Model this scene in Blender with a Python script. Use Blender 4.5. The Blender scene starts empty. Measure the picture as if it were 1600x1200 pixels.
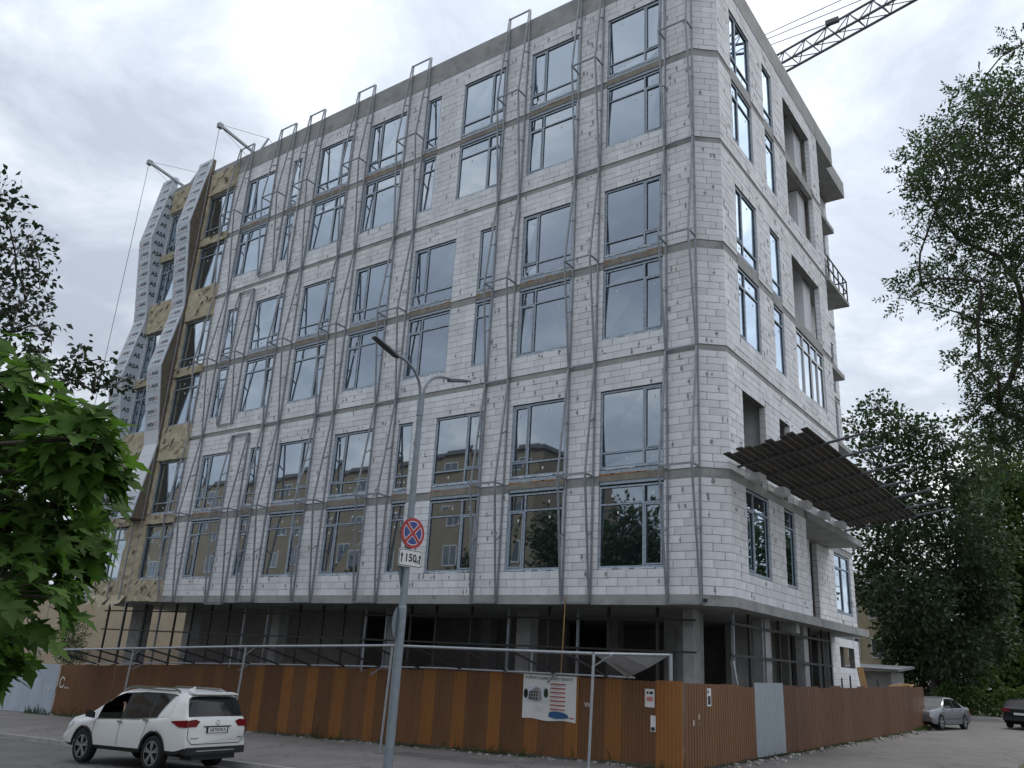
import bpy, math, random
import numpy as np
from mathutils import Matrix, Vector
random.seed(7); rng = np.random.default_rng(7)
D = bpy.data
scene = bpy.context.scene
COL = scene.collection

# ------------------------------------------------------------------ camera, sky, sun, exposure
CAM = Vector((0.0, 0.0, 2.3))
FOC = 1301.84                                  # focal length in pixels of a 1600 px wide frame
R_ = Vector((0.81138916, 0.58203574, 0.0536845))
U_ = Vector((0.1452322, -0.28971916, 0.94602876))
F_ = Vector((-0.56617598, 0.75980076, 0.31960532))
cam = D.cameras.new("camera"); cam_o = D.objects.new("camera", cam); COL.objects.link(cam_o)
cam.sensor_width = 36.0; cam.lens = FOC / 1600 * 36.0; cam.clip_start = 0.05; cam.clip_end = 5000
m = Matrix.Identity(4)
for i in range(3):
    m[i][0] = R_[i]; m[i][1] = U_[i]; m[i][2] = -F_[i]; m[i][3] = CAM[i]
cam_o.matrix_world = m
scene.camera = cam_o

SUN_EL, SUN_AZ = math.radians(56), math.radians(14)      # azimuth measured from +Y towards +X
world = D.worlds.new("World"); scene.world = world; world.use_nodes = True
nt = world.node_tree; nt.nodes.clear()
def N(t, typ, **kw):
    n = t.nodes.new(typ)
    for k, v in kw.items(): setattr(n, k, v)
    return n
out = N(nt, 'ShaderNodeOutputWorld')
sky = N(nt, 'ShaderNodeTexSky', sky_type='NISHITA'); sky.sun_disc = False
sky.sun_elevation = SUN_EL; sky.sun_rotation = SUN_AZ; sky.air_density = 1.6; sky.dust_density = 3.0
bg_sky = N(nt, 'ShaderNodeBackground'); bg_sky.inputs[1].default_value = 0.08
nt.links.new(sky.outputs[0], bg_sky.inputs[0])
tc = N(nt, 'ShaderNodeTexCoord')
sep = N(nt, 'ShaderNodeSeparateXYZ'); nt.links.new(tc.outputs['Generated'], sep.inputs[0])
zc = N(nt, 'ShaderNodeMath', operation='MAXIMUM'); nt.links.new(sep.outputs[2], zc.inputs[0]); zc.inputs[1].default_value = 0.0
za = N(nt, 'ShaderNodeMath', operation='ADD'); nt.links.new(zc.outputs[0], za.inputs[0]); za.inputs[1].default_value = 0.22
dv = []
for k in (0, 1):
    d_ = N(nt, 'ShaderNodeMath', operation='DIVIDE'); nt.links.new(sep.outputs[k], d_.inputs[0]); nt.links.new(za.outputs[0], d_.inputs[1]); dv.append(d_)
cmb = N(nt, 'ShaderNodeCombineXYZ'); nt.links.new(dv[0].outputs[0], cmb.inputs[0]); nt.links.new(dv[1].outputs[0], cmb.inputs[1])
n1 = N(nt, 'ShaderNodeTexNoise'); n1.inputs['Scale'].default_value = 2.3; n1.inputs['Detail'].default_value = 7; n1.inputs['Roughness'].default_value = 0.6; n1.inputs['Distortion'].default_value = 0.35
mp = N(nt, 'ShaderNodeMapping'); mp.inputs['Location'].default_value = (5.3, 2.2, 0.0)
nt.links.new(cmb.outputs[0], mp.inputs[0]); nt.links.new(mp.outputs[0], n1.inputs['Vector'])
ramp = N(nt, 'ShaderNodeValToRGB'); cr = ramp.color_ramp
cr.elements[0].position = 0.37; cr.elements[0].color = (0.315, 0.35, 0.415, 1)
cr.elements[1].position = 0.68; cr.elements[1].color = (0.76, 0.76, 0.75, 1)
e_ = cr.elements.new(0.475); e_.color = (0.395, 0.435, 0.495, 1)
e_ = cr.elements.new(0.57); e_.color = (0.50, 0.535, 0.59, 1)
nt.links.new(n1.outputs['Fac'], ramp.inputs[0])
bg_cl = N(nt, 'ShaderNodeBackground'); bg_cl.inputs[1].default_value = 1.0
dt = N(nt, 'ShaderNodeVectorMath', operation='DOT_PRODUCT'); nt.links.new(tc.outputs['Generated'], dt.inputs[0])
dt.inputs[1].default_value = (math.sin(SUN_AZ) * math.cos(SUN_EL), math.cos(SUN_AZ) * math.cos(SUN_EL), math.sin(SUN_EL))
gl = N(nt, 'ShaderNodeMapRange', interpolation_type='SMOOTHSTEP'); gl.inputs[1].default_value = 0.2; gl.inputs[2].default_value = 1.0; gl.inputs[3].default_value = 0.86; gl.inputs[4].default_value = 1.02
nt.links.new(dt.outputs['Value'], gl.inputs[0])
zg = N(nt, 'ShaderNodeMath', operation='MULTIPLY_ADD'); nt.links.new(zc.outputs[0], zg.inputs[0]); zg.inputs[1].default_value = 0.6; zg.inputs[2].default_value = 0.80   # overcast sky: brighter overhead
gm = N(nt, 'ShaderNodeMath', operation='MULTIPLY'); nt.links.new(zg.outputs[0], gm.inputs[0]); nt.links.new(gl.outputs[0], gm.inputs[1])
cs = N(nt, 'ShaderNodeVectorMath', operation='SCALE'); nt.links.new(ramp.outputs[0], cs.inputs[0]); nt.links.new(gm.outputs[0], cs.inputs['Scale'])
nt.links.new(cs.outputs[0], bg_cl.inputs[0])
n2 = N(nt, 'ShaderNodeTexNoise'); n2.inputs['Scale'].default_value = 0.9; n2.inputs['Detail'].default_value = 5
nt.links.new(cmb.outputs[0], n2.inputs['Vector'])
cov = N(nt, 'ShaderNodeMapRange'); cov.inputs[1].default_value = 0.30; cov.inputs[2].default_value = 0.55; cov.inputs[3].default_value = 0.72; cov.inputs[4].default_value = 1.0
nt.links.new(n2.outputs['Fac'], cov.inputs[0])
mixw = N(nt, 'ShaderNodeMixShader')
nt.links.new(cov.outputs[0], mixw.inputs[0]); nt.links.new(bg_sky.outputs[0], mixw.inputs[1]); nt.links.new(bg_cl.outputs[0], mixw.inputs[2])
nt.links.new(mixw.outputs[0], out.inputs[0])

sl = D.lights.new("sun", 'SUN'); sl.energy = 0.9; sl.angle = math.radians(14); sl.color = (1.0, 0.96, 0.9)
so = D.objects.new("sun", sl); COL.objects.link(so)
sdir = Vector((math.sin(SUN_AZ) * math.cos(SUN_EL), math.cos(SUN_AZ) * math.cos(SUN_EL), math.sin(SUN_EL)))
so.rotation_euler = sdir.to_track_quat('Z', 'Y').to_euler(); so.location = (0, 0, 60)
vs = scene.view_settings
scene.display_settings.display_device = 'sRGB'
vs.view_transform = 'Standard'; vs.look = 'None'; vs.gamma = 1.0; vs.use_curve_mapping = False; vs.exposure = 0.90
scene.cycles.use_denoising = True
scene.cycles.max_bounces = 6; scene.cycles.transparent_max_bounces = 12; scene.cycles.sample_clamp_indirect = 4.0

# ------------------------------------------------------------------ materials
MATS = {}
def mat(name, col, rough=0.85, var=0.12, scale=3.0, bump=0.0, bscale=40.0, metal=0.0, island=0.0, stain=0.0, stain_col=(0.1, 0.09, 0.08), stain_scale=0.8, spec=None, transl=None, alpha=None, streak=False, crack=0.0):
    M = D.materials.new(name); M.use_nodes = True; t = M.node_tree; t.nodes.clear(); MATS[name] = M
    o = N(t, 'ShaderNodeOutputMaterial'); p = N(t, 'ShaderNodeBsdfPrincipled')
    t.links.new(p.outputs[0], o.inputs[0])
    p.inputs['Roughness'].default_value = rough; p.inputs['Metallic'].default_value = metal
    if spec is not None: p.inputs['Specular IOR Level'].default_value = spec
    tcn = N(t, 'ShaderNodeTexCoord'); vec = tcn.outputs['Object']
    if streak:
        mpn = N(t, 'ShaderNodeMapping'); mpn.inputs['Scale'].default_value = (1, 1, 0.12); t.links.new(vec, mpn.inputs[0]); vec = mpn.outputs[0]
    nz = N(t, 'ShaderNodeTexNoise'); nz.inputs['Scale'].default_value = scale; nz.inputs['Detail'].default_value = 6; nz.inputs['Roughness'].default_value = 0.6
    t.links.new(vec, nz.inputs['Vector'])
    mr = N(t, 'ShaderNodeMapRange'); mr.inputs[1].default_value = 0.25; mr.inputs[2].default_value = 0.75; mr.inputs[3].default_value = 1 - var; mr.inputs[4].default_value = 1 + var
    t.links.new(nz.outputs['Fac'], mr.inputs[0]); fac = mr.outputs[0]
    if island:
        g = N(t, 'ShaderNodeNewGeometry'); oi = N(t, 'ShaderNodeObjectInfo')
        ad = N(t, 'ShaderNodeMath', operation='ADD'); t.links.new(g.outputs['Random Per Island'], ad.inputs[0]); t.links.new(oi.outputs['Random'], ad.inputs[1])
        fr = N(t, 'ShaderNodeMath', operation='FRACT'); t.links.new(ad.outputs[0], fr.inputs[0])
        mi = N(t, 'ShaderNodeMapRange'); mi.inputs[3].default_value = 1 - island; mi.inputs[4].default_value = 1 + island
        t.links.new(fr.outputs[0], mi.inputs[0])
        mu = N(t, 'ShaderNodeMath', operation='MULTIPLY'); t.links.new(fac, mu.inputs[0]); t.links.new(mi.outputs[0], mu.inputs[1]); fac = mu.outputs[0]
    sc = N(t, 'ShaderNodeVectorMath', operation='SCALE'); sc.inputs[0].default_value = col[:3]; t.links.new(fac, sc.inputs['Scale'])
    csock = sc.outputs[0]
    if stain:
        ns = N(t, 'ShaderNodeTexNoise'); ns.inputs['Scale'].default_value = stain_scale; ns.inputs['Detail'].default_value = 8; ns.inputs['Roughness'].default_value = 0.65
        t.links.new(tcn.outputs['Object'], ns.inputs['Vector'])
        ms = N(t, 'ShaderNodeMapRange'); ms.inputs[1].default_value = 0.52; ms.inputs[2].default_value = 0.72; ms.inputs[3].default_value = 0; ms.inputs[4].default_value = stain
        t.links.new(ns.outputs['Fac'], ms.inputs[0])
        mx = N(t, 'ShaderNodeMix', data_type='RGBA'); t.links.new(ms.outputs[0], mx.inputs[0]); t.links.new(csock, mx.inputs[6]); mx.inputs[7].default_value = (*stain_col, 1)
        csock = mx.outputs[2]
    if crack:
        vo = N(t, 'ShaderNodeTexVoronoi', feature='DISTANCE_TO_EDGE'); vo.inputs['Scale'].default_value = crack
        dn = N(t, 'ShaderNodeTexNoise'); dn.inputs['Scale'].default_value = 2.5; dn.inputs['Detail'].default_value = 5; t.links.new(tcn.outputs['Object'], dn.inputs['Vector'])
        dm = N(t, 'ShaderNodeVectorMath', operation='MULTIPLY_ADD'); t.links.new(dn.outputs['Color'], dm.inputs[0]); dm.inputs[1].default_value = (.9, .9, .9); t.links.new(tcn.outputs['Object'], dm.inputs[2]); t.links.new(dm.outputs[0], vo.inputs['Vector'])
        cm = N(t, 'ShaderNodeMapRange'); cm.inputs[1].default_value = 0.002; cm.inputs[2].default_value = 0.012; cm.inputs[3].default_value = 0.5; cm.inputs[4].default_value = 1.0; t.links.new(vo.outputs['Distance'], cm.inputs[0])
        cx = N(t, 'ShaderNodeVectorMath', operation='SCALE'); t.links.new(csock, cx.inputs[0]); t.links.new(cm.outputs[0], cx.inputs['Scale']); csock = cx.outputs[0]
    t.links.new(csock, p.inputs['Base Color'])
    if bump:
        nb = N(t, 'ShaderNodeTexNoise'); nb.inputs['Scale'].default_value = bscale; nb.inputs['Detail'].default_value = 4
        t.links.new(tcn.outputs['Object'], nb.inputs['Vector'])
        b = N(t, 'ShaderNodeBump'); b.inputs['Strength'].default_value = bump; b.inputs['Distance'].default_value = 0.02
        t.links.new(nb.outputs['Fac'], b.inputs['Height']); t.links.new(b.outputs[0], p.inputs['Normal'])
    if transl:
        tr = N(t, 'ShaderNodeBsdfTranslucent'); sc2 = N(t, 'ShaderNodeVectorMath', operation='SCALE'); sc2.inputs[0].default_value = transl; t.links.new(fac, sc2.inputs['Scale'])
        t.links.new(sc2.outputs[0], tr.inputs[0])
        ms2 = N(t, 'ShaderNodeMixShader'); ms2.inputs[0].default_value = 0.4
        t.links.new(p.outputs[0], ms2.inputs[1]); t.links.new(tr.outputs[0], ms2.inputs[2]); t.links.new(ms2.outputs[0], o.inputs[0])
    if alpha is not None:
        tp = N(t, 'ShaderNodeBsdfTransparent'); ms3 = N(t, 'ShaderNodeMixShader'); ms3.inputs[0].default_value = alpha
        t.links.new(tp.outputs[0], ms3.inputs[1]); t.links.new(p.outputs[0], ms3.inputs[2]); t.links.new(ms3.outputs[0], o.inputs[0])
    return M
def glass(name, refl=0.4, tint=(0.86, 0.93, 1.0), base=(0.012, 0.015, 0.018)):
    M = D.materials.new(name); M.use_nodes = True; t = M.node_tree; t.nodes.clear(); MATS[name] = M
    o = N(t, 'ShaderNodeOutputMaterial'); p = N(t, 'ShaderNodeBsdfPrincipled'); p.inputs['Base Color'].default_value = (*base, 1); p.inputs['Roughness'].default_value = 0.05
    g = N(t, 'ShaderNodeBsdfGlossy'); g.inputs['Color'].default_value = (*tint, 1); g.inputs['Roughness'].default_value = 0.015
    lw = N(t, 'ShaderNodeFresnel'); lw.inputs[0].default_value = 1.6
    mr = N(t, 'ShaderNodeMapRange'); mr.inputs[1].default_value = 0.05; mr.inputs[2].default_value = 0.21; mr.inputs[3].default_value = refl; mr.inputs[4].default_value = 0.9
    t.links.new(lw.outputs[0], mr.inputs[0])
    ms = N(t, 'ShaderNodeMixShader'); t.links.new(mr.outputs[0], ms.inputs[0]); t.links.new(p.outputs[0], ms.inputs[1]); t.links.new(g.outputs[0], ms.inputs[2]); t.links.new(ms.outputs[0], o.inputs[0])
    return M
mat('block', (0.74, 0.742, 0.765), 0.95, 0.13, 2.0, streak=True, bump=0.15, bscale=60, island=0.075, stain=0.4, stain_col=(0.50, 0.49, 0.485), stain_scale=0.55)
mat('mortar', (0.19, 0.187, 0.184), 0.95, 0.3, 6, bump=0.5, bscale=30)
mat('smear', (0.30, 0.295, 0.29), 0.95, 0.25, 8)
mat('concrete', (0.33, 0.33, 0.325), 0.9, 0.22, 1.2, bump=0.3, bscale=14, stain=0.6, stain_col=(0.13, 0.125, 0.12), stain_scale=1.6)
mat('concrete_dark', (0.26, 0.255, 0.245), 0.9, 0.2, 1.5, bump=0.3, bscale=14)
mat('brown_band', (0.24, 0.215, 0.18), 0.9, 0.35, 3.0, bump=0.3, bscale=20, stain=0.7, stain_col=(0.15, 0.14, 0.13), stain_scale=0.9)
mat('foam', (0.36, 0.17, 0.07), 0.9, 0.3, 9, bump=0.6)
mat('win_frame', (0.33, 0.39, 0.46), 0.45, 0.42, 11.0, spec=0.4)
mat('win_gasket', (0.03, 0.033, 0.036), 0.6, 0.1)
mat('sticker', (0.8, 0.8, 0.78), 0.6, 0.03)
mat('film', (0.62, 0.66, 0.70), 0.4, 0.12, 9)
glass('pane', 0.30, tint=(0.76, 0.88, 1.0)); glass('pane_dark', 0.10, base=(0.02, 0.022, 0.022)); mat('car_glass', (0.012, 0.012, 0.013), 0.05, 0.02, spec=0.45)
mat('white_pvc', (0.72, 0.73, 0.74), 0.4, 0.05)
mat('steel', (0.27, 0.285, 0.31), 0.5, 0.25, 4.0, metal=0.35)
mat('galv', (0.36, 0.38, 0.40), 0.42, 0.22, 14.0, metal=0.6)
mat('bare_sheet', (0.42, 0.46, 0.50), 0.3, 0.06, 1.5, metal=0.75)
mat('dark_steel', (0.028, 0.026, 0.026), 0.6, 0.3, 5.0)
mat('wool', (0.45, 0.395, 0.285), 0.95, 0.18, 3.0, bump=0.9, bscale=9, stain=0.35, stain_col=(0.33, 0.28, 0.19), stain_scale=2.0)
mat('wool_shaded', (0.15, 0.125, 0.095), 0.95, 0.3, 4.0, bump=0.8, bscale=12)  # same wool on the fin side, with its shade put into the colour
mat('print_black', (0.03, 0.03, 0.032), 0.8, 0.1)
mat('print_red', (0.42, 0.07, 0.06), 0.7, 0.08)
mat('film_board', (0.53, 0.58, 0.64), 0.55, 0.10, 2.0, bump=0.15, bscale=8)
mat('white_sheet', (0.66, 0.69, 0.73), 0.5, 0.06, 2.0)
mat('asphalt', (0.135, 0.128, 0.122), 0.92, 0.22, 0.9, bump=0.35, bscale=90, stain=0.35, stain_col=(0.10, 0.095, 0.09), stain_scale=0.35, crack=0.28)
mat('pavement', (0.195, 0.178, 0.166), 0.92, 0.2, 0.8, bump=0.3, bscale=90, stain=0.45, stain_col=(0.145, 0.133, 0.124), stain_scale=0.5, crack=0.33)
mat('kerb', (0.36, 0.345, 0.33), 0.9, 0.25, 2.0, bump=0.4, bscale=25)
mat('soil', (0.075, 0.062, 0.045), 0.97, 0.35, 1.5, bump=0.8, bscale=8)
mat('grass', (0.055, 0.085, 0.022), 0.9, 0.35, 2.0, transl=(0.06, 0.1, 0.02))
mat('lawn', (0.05, 0.07, 0.025), 0.95, 0.4, 0.6, bump=0.9, bscale=12)
mat('fence_brown', (0.165, 0.075, 0.030), 0.55, 0.18, 2.2, stain=0.35, stain_col=(0.10, 0.042, 0.022), stain_scale=1.4, island=0.13, streak=True)
mat('fence_rust', (0.20, 0.088, 0.030), 0.55, 0.16, 2.2, stain=0.45, stain_col=(0.14, 0.06, 0.026), stain_scale=1.4, island=0.13, streak=True)
mat('fence_dark', (0.14, 0.066, 0.033), 0.55, 0.2, 2.2, stain=0.4, stain_col=(0.08, 0.036, 0.02), stain_scale=1.4, island=0.13, streak=True)
mat('fence_orange', (0.28, 0.115, 0.028), 0.55, 0.16, 2.2, stain=0.45, stain_col=(0.20, 0.08, 0.024), stain_scale=1.4, island=0.13, streak=True)
mat('fence_blue', (0.42, 0.49, 0.57), 0.5, 0.12, 1.5, stain=0.4, stain_col=(0.30, 0.33, 0.36), stain_scale=1.0, island=0.13, streak=True)
mat('mesh_net', (0.13, 0.135, 0.15), 0.9, 0.1, 3.0, alpha=0.42)
mat('awning_sheet', (0.38, 0.40, 0.41), 0.6, 0.12, 2.0)
mat('print_pink', (0.55, 0.22, 0.2), 0.7, 0.08)
mat('paper', (0.72, 0.71, 0.69), 0.7, 0.05)
mat('paint_white', (0.75, 0.75, 0.73), 0.7, 0.05)
mat('spray_blue', (0.028, 0.10, 0.25), 0.7, 0.3, 12.0)
mat('sign_red', (0.40, 0.035, 0.04), 0.4, 0.06)
mat('sign_blue', (0.03, 0.055, 0.24), 0.4, 0.06)
mat('sign_white', (0.68, 0.68, 0.67), 0.4, 0.05)
mat('pole', (0.23, 0.26, 0.29), 0.5, 0.18, 6.0, metal=0.3)
mat('lamp_head', (0.07, 0.075, 0.08), 0.5, 0.1)
mat('car_white', (0.72, 0.72, 0.70), 0.22, 0.02, 1.0, spec=0.6)
mat('car_silver', (0.24, 0.25, 0.265), 0.28, 0.03, 2.0, metal=0.55)
mat('car_black', (0.012, 0.013, 0.014), 0.2, 0.05)
mat('car_trim', (0.018, 0.018, 0.019), 0.65, 0.1)
mat('car_shadow', (0.006, 0.006, 0.006), 0.95, 0.05)
mat('chrome', (0.6, 0.61, 0.62), 0.18, 0.05, metal=0.9)
mat('tyre', (0.015, 0.015, 0.015), 0.9, 0.15)
mat('rim', (0.45, 0.46, 0.47), 0.3, 0.08, metal=0.7)
mat('lamp_red', (0.17, 0.010, 0.014), 0.12, 0.1, 20)
mat('lamp_dark_red', (0.10, 0.008, 0.012), 0.15, 0.1, 20)
mat('lamp_clear', (0.45, 0.47, 0.5), 0.12, 0.1, 20)
mat('seat', (0.03, 0.028, 0.027), 0.9, 0.1)
mat('plywood', (0.06, 0.052, 0.046), 0.9, 0.3, 3.0, bump=0.4, bscale=12, island=0.3)
mat('timber', (0.34, 0.20, 0.085), 0.9, 0.2, 4.0)
mat('beige_wall', (0.44, 0.36, 0.26), 0.92, 0.12, 0.7, bump=0.25, bscale=10, stain=0.35, stain_col=(0.30, 0.24, 0.17), stain_scale=0.4)
mat('tan_wall', (0.30, 0.245, 0.18), 0.92, 0.15, 0.7, stain=0.4, stain_col=(0.2, 0.165, 0.12), stain_scale=0.3)
mat('yellow_wall', (0.52, 0.45, 0.32), 0.92, 0.1, 0.7)
mat('roof_sheet', (0.16, 0.16, 0.165), 0.7, 0.2, 1.0)
mat('bark', (0.06, 0.05, 0.042), 0.95, 0.3, 8.0, bump=0.8, bscale=20)
mat('leaf_maple', (0.054, 0.108, 0.021), 0.7, 0.25, 3.0, spec=0.15, island=0.35, transl=(0.085, 0.185, 0.022))
mat('leaf_dark', (0.022, 0.032, 0.018), 0.6, 0.2, 3.0, island=0.3, transl=(0.02, 0.035, 0.012))  # leaves against the sky: backlit darkness is put into the colour
mat('leaf_robinia', (0.048, 0.076, 0.032), 0.6, 0.25, 1.0, island=0.3, transl=(0.05, 0.09, 0.02))
mat('leaf_chestnut', (0.058, 0.088, 0.042), 0.6, 0.25, 0.4, island=0.3, transl=(0.03, 0.06, 0.015))
mat('leaf_light', (0.085, 0.14, 0.035), 0.6, 0.3, 0.4, island=0.3, transl=(0.08, 0.15, 0.02))
mat('crane_paint', (0.10, 0.10, 0.115), 0.6, 0.1)
mat('shirt', (0.42, 0.40, 0.38), 0.9, 0.1); mat('skin', (0.40, 0.24, 0.17), 0.6, 0.05)

# ------------------------------------------------------------------ building helpers
ROOT = {}
def root(name, label, cat, loc=(0, 0, 0), rotz=0.0, group=None):
    o = D.objects.new(name, None); COL.objects.link(o); o.location = loc; o.rotation_euler = (0, 0, rotz); o.empty_display_size = 0.2
    o['label'] = label; o['category'] = cat
    if group: o['group'] = group
    ROOT[o] = (Vector(loc), rotz)
    return o
def attach(o, parent, local=False):
    """parent o; unless local, o's coordinates are world coordinates and stay where they are"""
    o.parent = parent
    if parent in ROOT and not local:
        loc, rz = ROOT[parent]
        o.matrix_parent_inverse = (Matrix.Translation(loc) @ Matrix.Rotation(rz, 4, 'Z')).inverted()
def tag(o, label=None, cat=None, group=None, kind=None):
    if label: o['label'] = label
    if cat: o['category'] = cat
    if group: o['group'] = group
    if kind: o['kind'] = kind
    return o
class MB:
    def __init__(s): s.v = []; s.f = []; s.m = []
    def add(s, V, F, mi=0):
        b = len(s.v); s.v += [tuple(p) for p in V]; s.f += [tuple(i + b for i in q) for q in F]; s.m += [mi] * len(F); return s
    def box(s, x0, x1, y0, y1, z0, z1, mi=0):
        if x0 > x1: x0, x1 = x1, x0
        if y0 > y1: y0, y1 = y1, y0
        return s.add([(x0, y0, z0), (x1, y0, z0), (x1, y1, z0), (x0, y1, z0), (x0, y0, z1), (x1, y0, z1), (x1, y1, z1), (x0, y1, z1)],
                     [(0, 3, 2, 1), (4, 5, 6, 7), (0, 1, 5, 4), (1, 2, 6, 5), (2, 3, 7, 6), (3, 0, 4, 7)], mi)
    def hexa(s, P, mi=0):
        return s.add(P, [(0, 3, 2, 1), (4, 5, 6, 7), (0, 1, 5, 4), (1, 2, 6, 5), (2, 3, 7, 6), (3, 0, 4, 7)], mi)
    def bar(s, p0, p1, w, h=None, mi=0, up=(0, 0, 1)):
        h = h or w; p0 = Vector(p0); p1 = Vector(p1); d = (p1 - p0).normalized(); up = Vector(up)
        if abs(d.dot(up)) > 0.95: up = Vector((0, 1, 0)) if abs(d.y) < 0.9 else Vector((1, 0, 0))
        a = d.cross(up).normalized() * (w / 2); b = a.cross(d).normalized() * (h / 2)
        return s.add([p0 - a - b, p0 + a - b, p0 + a + b, p0 - a + b, p1 - a - b, p1 + a - b, p1 + a + b, p1 - a + b],
                     [(0, 3, 2, 1), (4, 5, 6, 7), (0, 1, 5, 4), (1, 2, 6, 5), (2, 3, 7, 6), (3, 0, 4, 7)], mi)
    def tube(s, pts, radii, n=8, mi=0, cap=True):
        pts = [Vector(p) for p in pts]
        if not isinstance(radii, (list, tuple)): radii = [radii] * len(pts)
        b = len(s.v); ref = None
        for i, p in enumerate(pts):
            d = (pts[min(i + 1, len(pts) - 1)] - pts[max(i - 1, 0)]).normalized()
            if ref is None: ref = Vector((0, 0, 1)) if abs(d.z) < 0.9 else Vector((1, 0, 0))
            a = d.cross(ref)
            if a.length < 1e-4: a = d.cross(Vector((0, 1, 0)))
            a.normalize(); c = d.cross(a).normalized(); ref = -c if False else ref
            for k in range(n):
                an = 2 * math.pi * k / n
                s.v.append(tuple(p + (a * math.cos(an) + c * math.sin(an)) * radii[i]))
        for i in range(len(pts) - 1):
            for k in range(n):
                s.f.append((b + i * n + k, b + i * n + (k + 1) % n, b + (i + 1) * n + (k + 1) % n, b + (i + 1) * n + k)); s.m.append(mi)
        if cap:
            s.f.append(tuple(b + k for k in range(n))[::-1]); s.m.append(mi)
            e = b + (len(pts) - 1) * n; s.f.append(tuple(e + k for k in range(n))); s.m.append(mi)
        return s
    def disc(s, c, ax_u, ax_v, r, n=24, r_in=None, a0=0.0, a1=2 * math.pi, mi=0):
        c = Vector(c); u = Vector(ax_u); v = Vector(ax_v); full = abs(a1 - a0 - 2 * math.pi) < 1e-6
        P = [c + (u * math.cos(a0 + (a1 - a0) * k / n) + v * math.sin(a0 + (a1 - a0) * k / n)) * r for k in range(n if full else n + 1)]
        if r_in is None:
            return s.add(P, [tuple(range(len(P)))], mi)
        Q = [c + (p - c) * (r_in / r) for p in P]; k_ = len(P)
        return s.add(P + Q, [(i, (i + 1) % k_, k_ + (i + 1) % k_, k_ + i) for i in range(k_ if full else k_ - 1)], mi)
    def build(s, name, mats, parent=None, smooth=False, local=False):
        me = D.meshes.new(name); me.from_pydata(s.v, [], s.f)
        if not isinstance(mats, (list, tuple)): mats = [mats]
        for q in mats: me.materials.append(MATS[q])
        if len(mats) > 1: me.polygons.foreach_set('material_index', s.m)
        if smooth: me.polygons.foreach_set('use_smooth', [True] * len(me.polygons))
        me.update()
        o = D.objects.new(name, me); COL.objects.link(o)
        if parent is not None: attach(o, parent, local)
        return o
def obj_from(name, me, parent=None, local=False):
    o = D.objects.new(name, me); COL.objects.link(o)
    if parent is not None: attach(o, parent, local)
    return o
TXT = {}
def text_mesh(s, mname, bold=0.0):
    """letters in the XY plane, height about 0.7 of the size, centred"""
    k = (s, mname)
    if k in TXT: return TXT[k]
    c = D.curves.new("lettering", 'FONT'); c.body = s; c.align_x = 'CENTER'; c.align_y = 'CENTER'; c.size = 1.0; c.offset = bold; c.resolution_u = 3
    t = D.objects.new("lettering", c); COL.objects.link(t)
    dg = bpy.context.evaluated_depsgraph_get()
    me = D.meshes.new_from_object(t.evaluated_get(dg)); me.materials.clear(); me.materials.append(MATS[mname])
    D.objects.remove(t); D.curves.remove(c); TXT[k] = me
    return me
def place_text(name, s, mname, pos, xdir, ydir, size, parent=None, bold=0.02, local=False):
    me = text_mesh(s, mname, bold); o = D.objects.new(name, me); COL.objects.link(o)
    x = Vector(xdir).normalized(); y = Vector(ydir).normalized(); z = x.cross(y)
    M = Matrix.Identity(4)
    for i in range(3): M[i][0] = x[i] * size; M[i][1] = y[i] * size; M[i][2] = z[i] * size; M[i][3] = pos[i]
    if parent is not None: attach(o, parent, local)
    o.matrix_basis = M
    return o
# ------------------------------------------------------------------ ground, road, pavement
def G(x, y):
    z = 0.15 + 0.033 * max(-60.0, min(0.0, x + 11.0))
    if y < 19.6: z -= 0.015 * (19.6 - max(y, -40.0))
    else: z += 0.014 * (min(y, 90.0) - 19.6)
    return z
KERB_Y = 13.4
def G_road(x, y): return G(x, KERB_Y) - 0.12 - 0.006 * (KERB_Y - y)
def sheet(name, xs, ys, zf, m, keep=None):
    b = MB(); nx, ny = len(xs), len(ys)
    V = [(x, y, zf(x, y)) for y in ys for x in xs]
    F = [(j * nx + i, j * nx + i + 1, (j + 1) * nx + i + 1, (j + 1) * nx + i) for j in range(ny - 1) for i in range(nx - 1)]
    if keep: F = [f for f in F if keep(sum(V[k][0] for k in f) / 4, sum(V[k][1] for k in f) / 4)]
    b.add(V, F); o = b.build(name, m, smooth=True); o['kind'] = 'structure'; return o
lin = lambda a, b, n: [a + (b - a) * i / n for i in range(n + 1)]
gx = [-1500, -700, -300, -160] + lin(-110, 60, 68) + [120, 300, 700, 1500]
gy = [-1500, -700, -300, -150, -80] + lin(-40, 110, 60) + [160, 300, 700, 1500]
sheet('ground', gx, gy, lambda x, y: min(G(x, y), G_road(x, y) if y < KERB_Y + 1 else 9) - (0.05 if y > -32 else .3), 'soil')
sheet('road', lin(-140, 60, 80), lin(5.5, KERB_Y, 6), G_road, 'asphalt')
sheet('pavement', lin(-110, -9, 60), lin(KERB_Y + 0.16, 19.75, 6), lambda x, y: G(x, y), 'pavement')
sheet('side_street', lin(-9.4, 14, 24), lin(KERB_Y, 60, 40), lambda x, y: G(x, y) - 0.014 + (-0.11 * max(0, 1 - (y - KERB_Y) / 2.0)), 'asphalt')
sheet('pavement_far', lin(-14, 30, 22), lin(60.0, 62.6, 2), lambda x, y: G(x, y) + 0.13, 'pavement')
sheet('verge', lin(-3.3, 14, 12), lin(28.2, 46, 10), lambda x, y: G(x, y) + 0.03 + 0.03 * math.sin(x * 3 + y), 'lawn', keep=lambda x, y: (x + 3.3) > 0.35 * abs(y - 33.0) - 1.2)
def G_near(x, y): return G_road(x, 5.5) + .14 + .10 * max(0.0, min(5.5, 5.4 - y)) * (1 if x > -12 else max(0, 1 + (x + 12) / 20))
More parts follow.
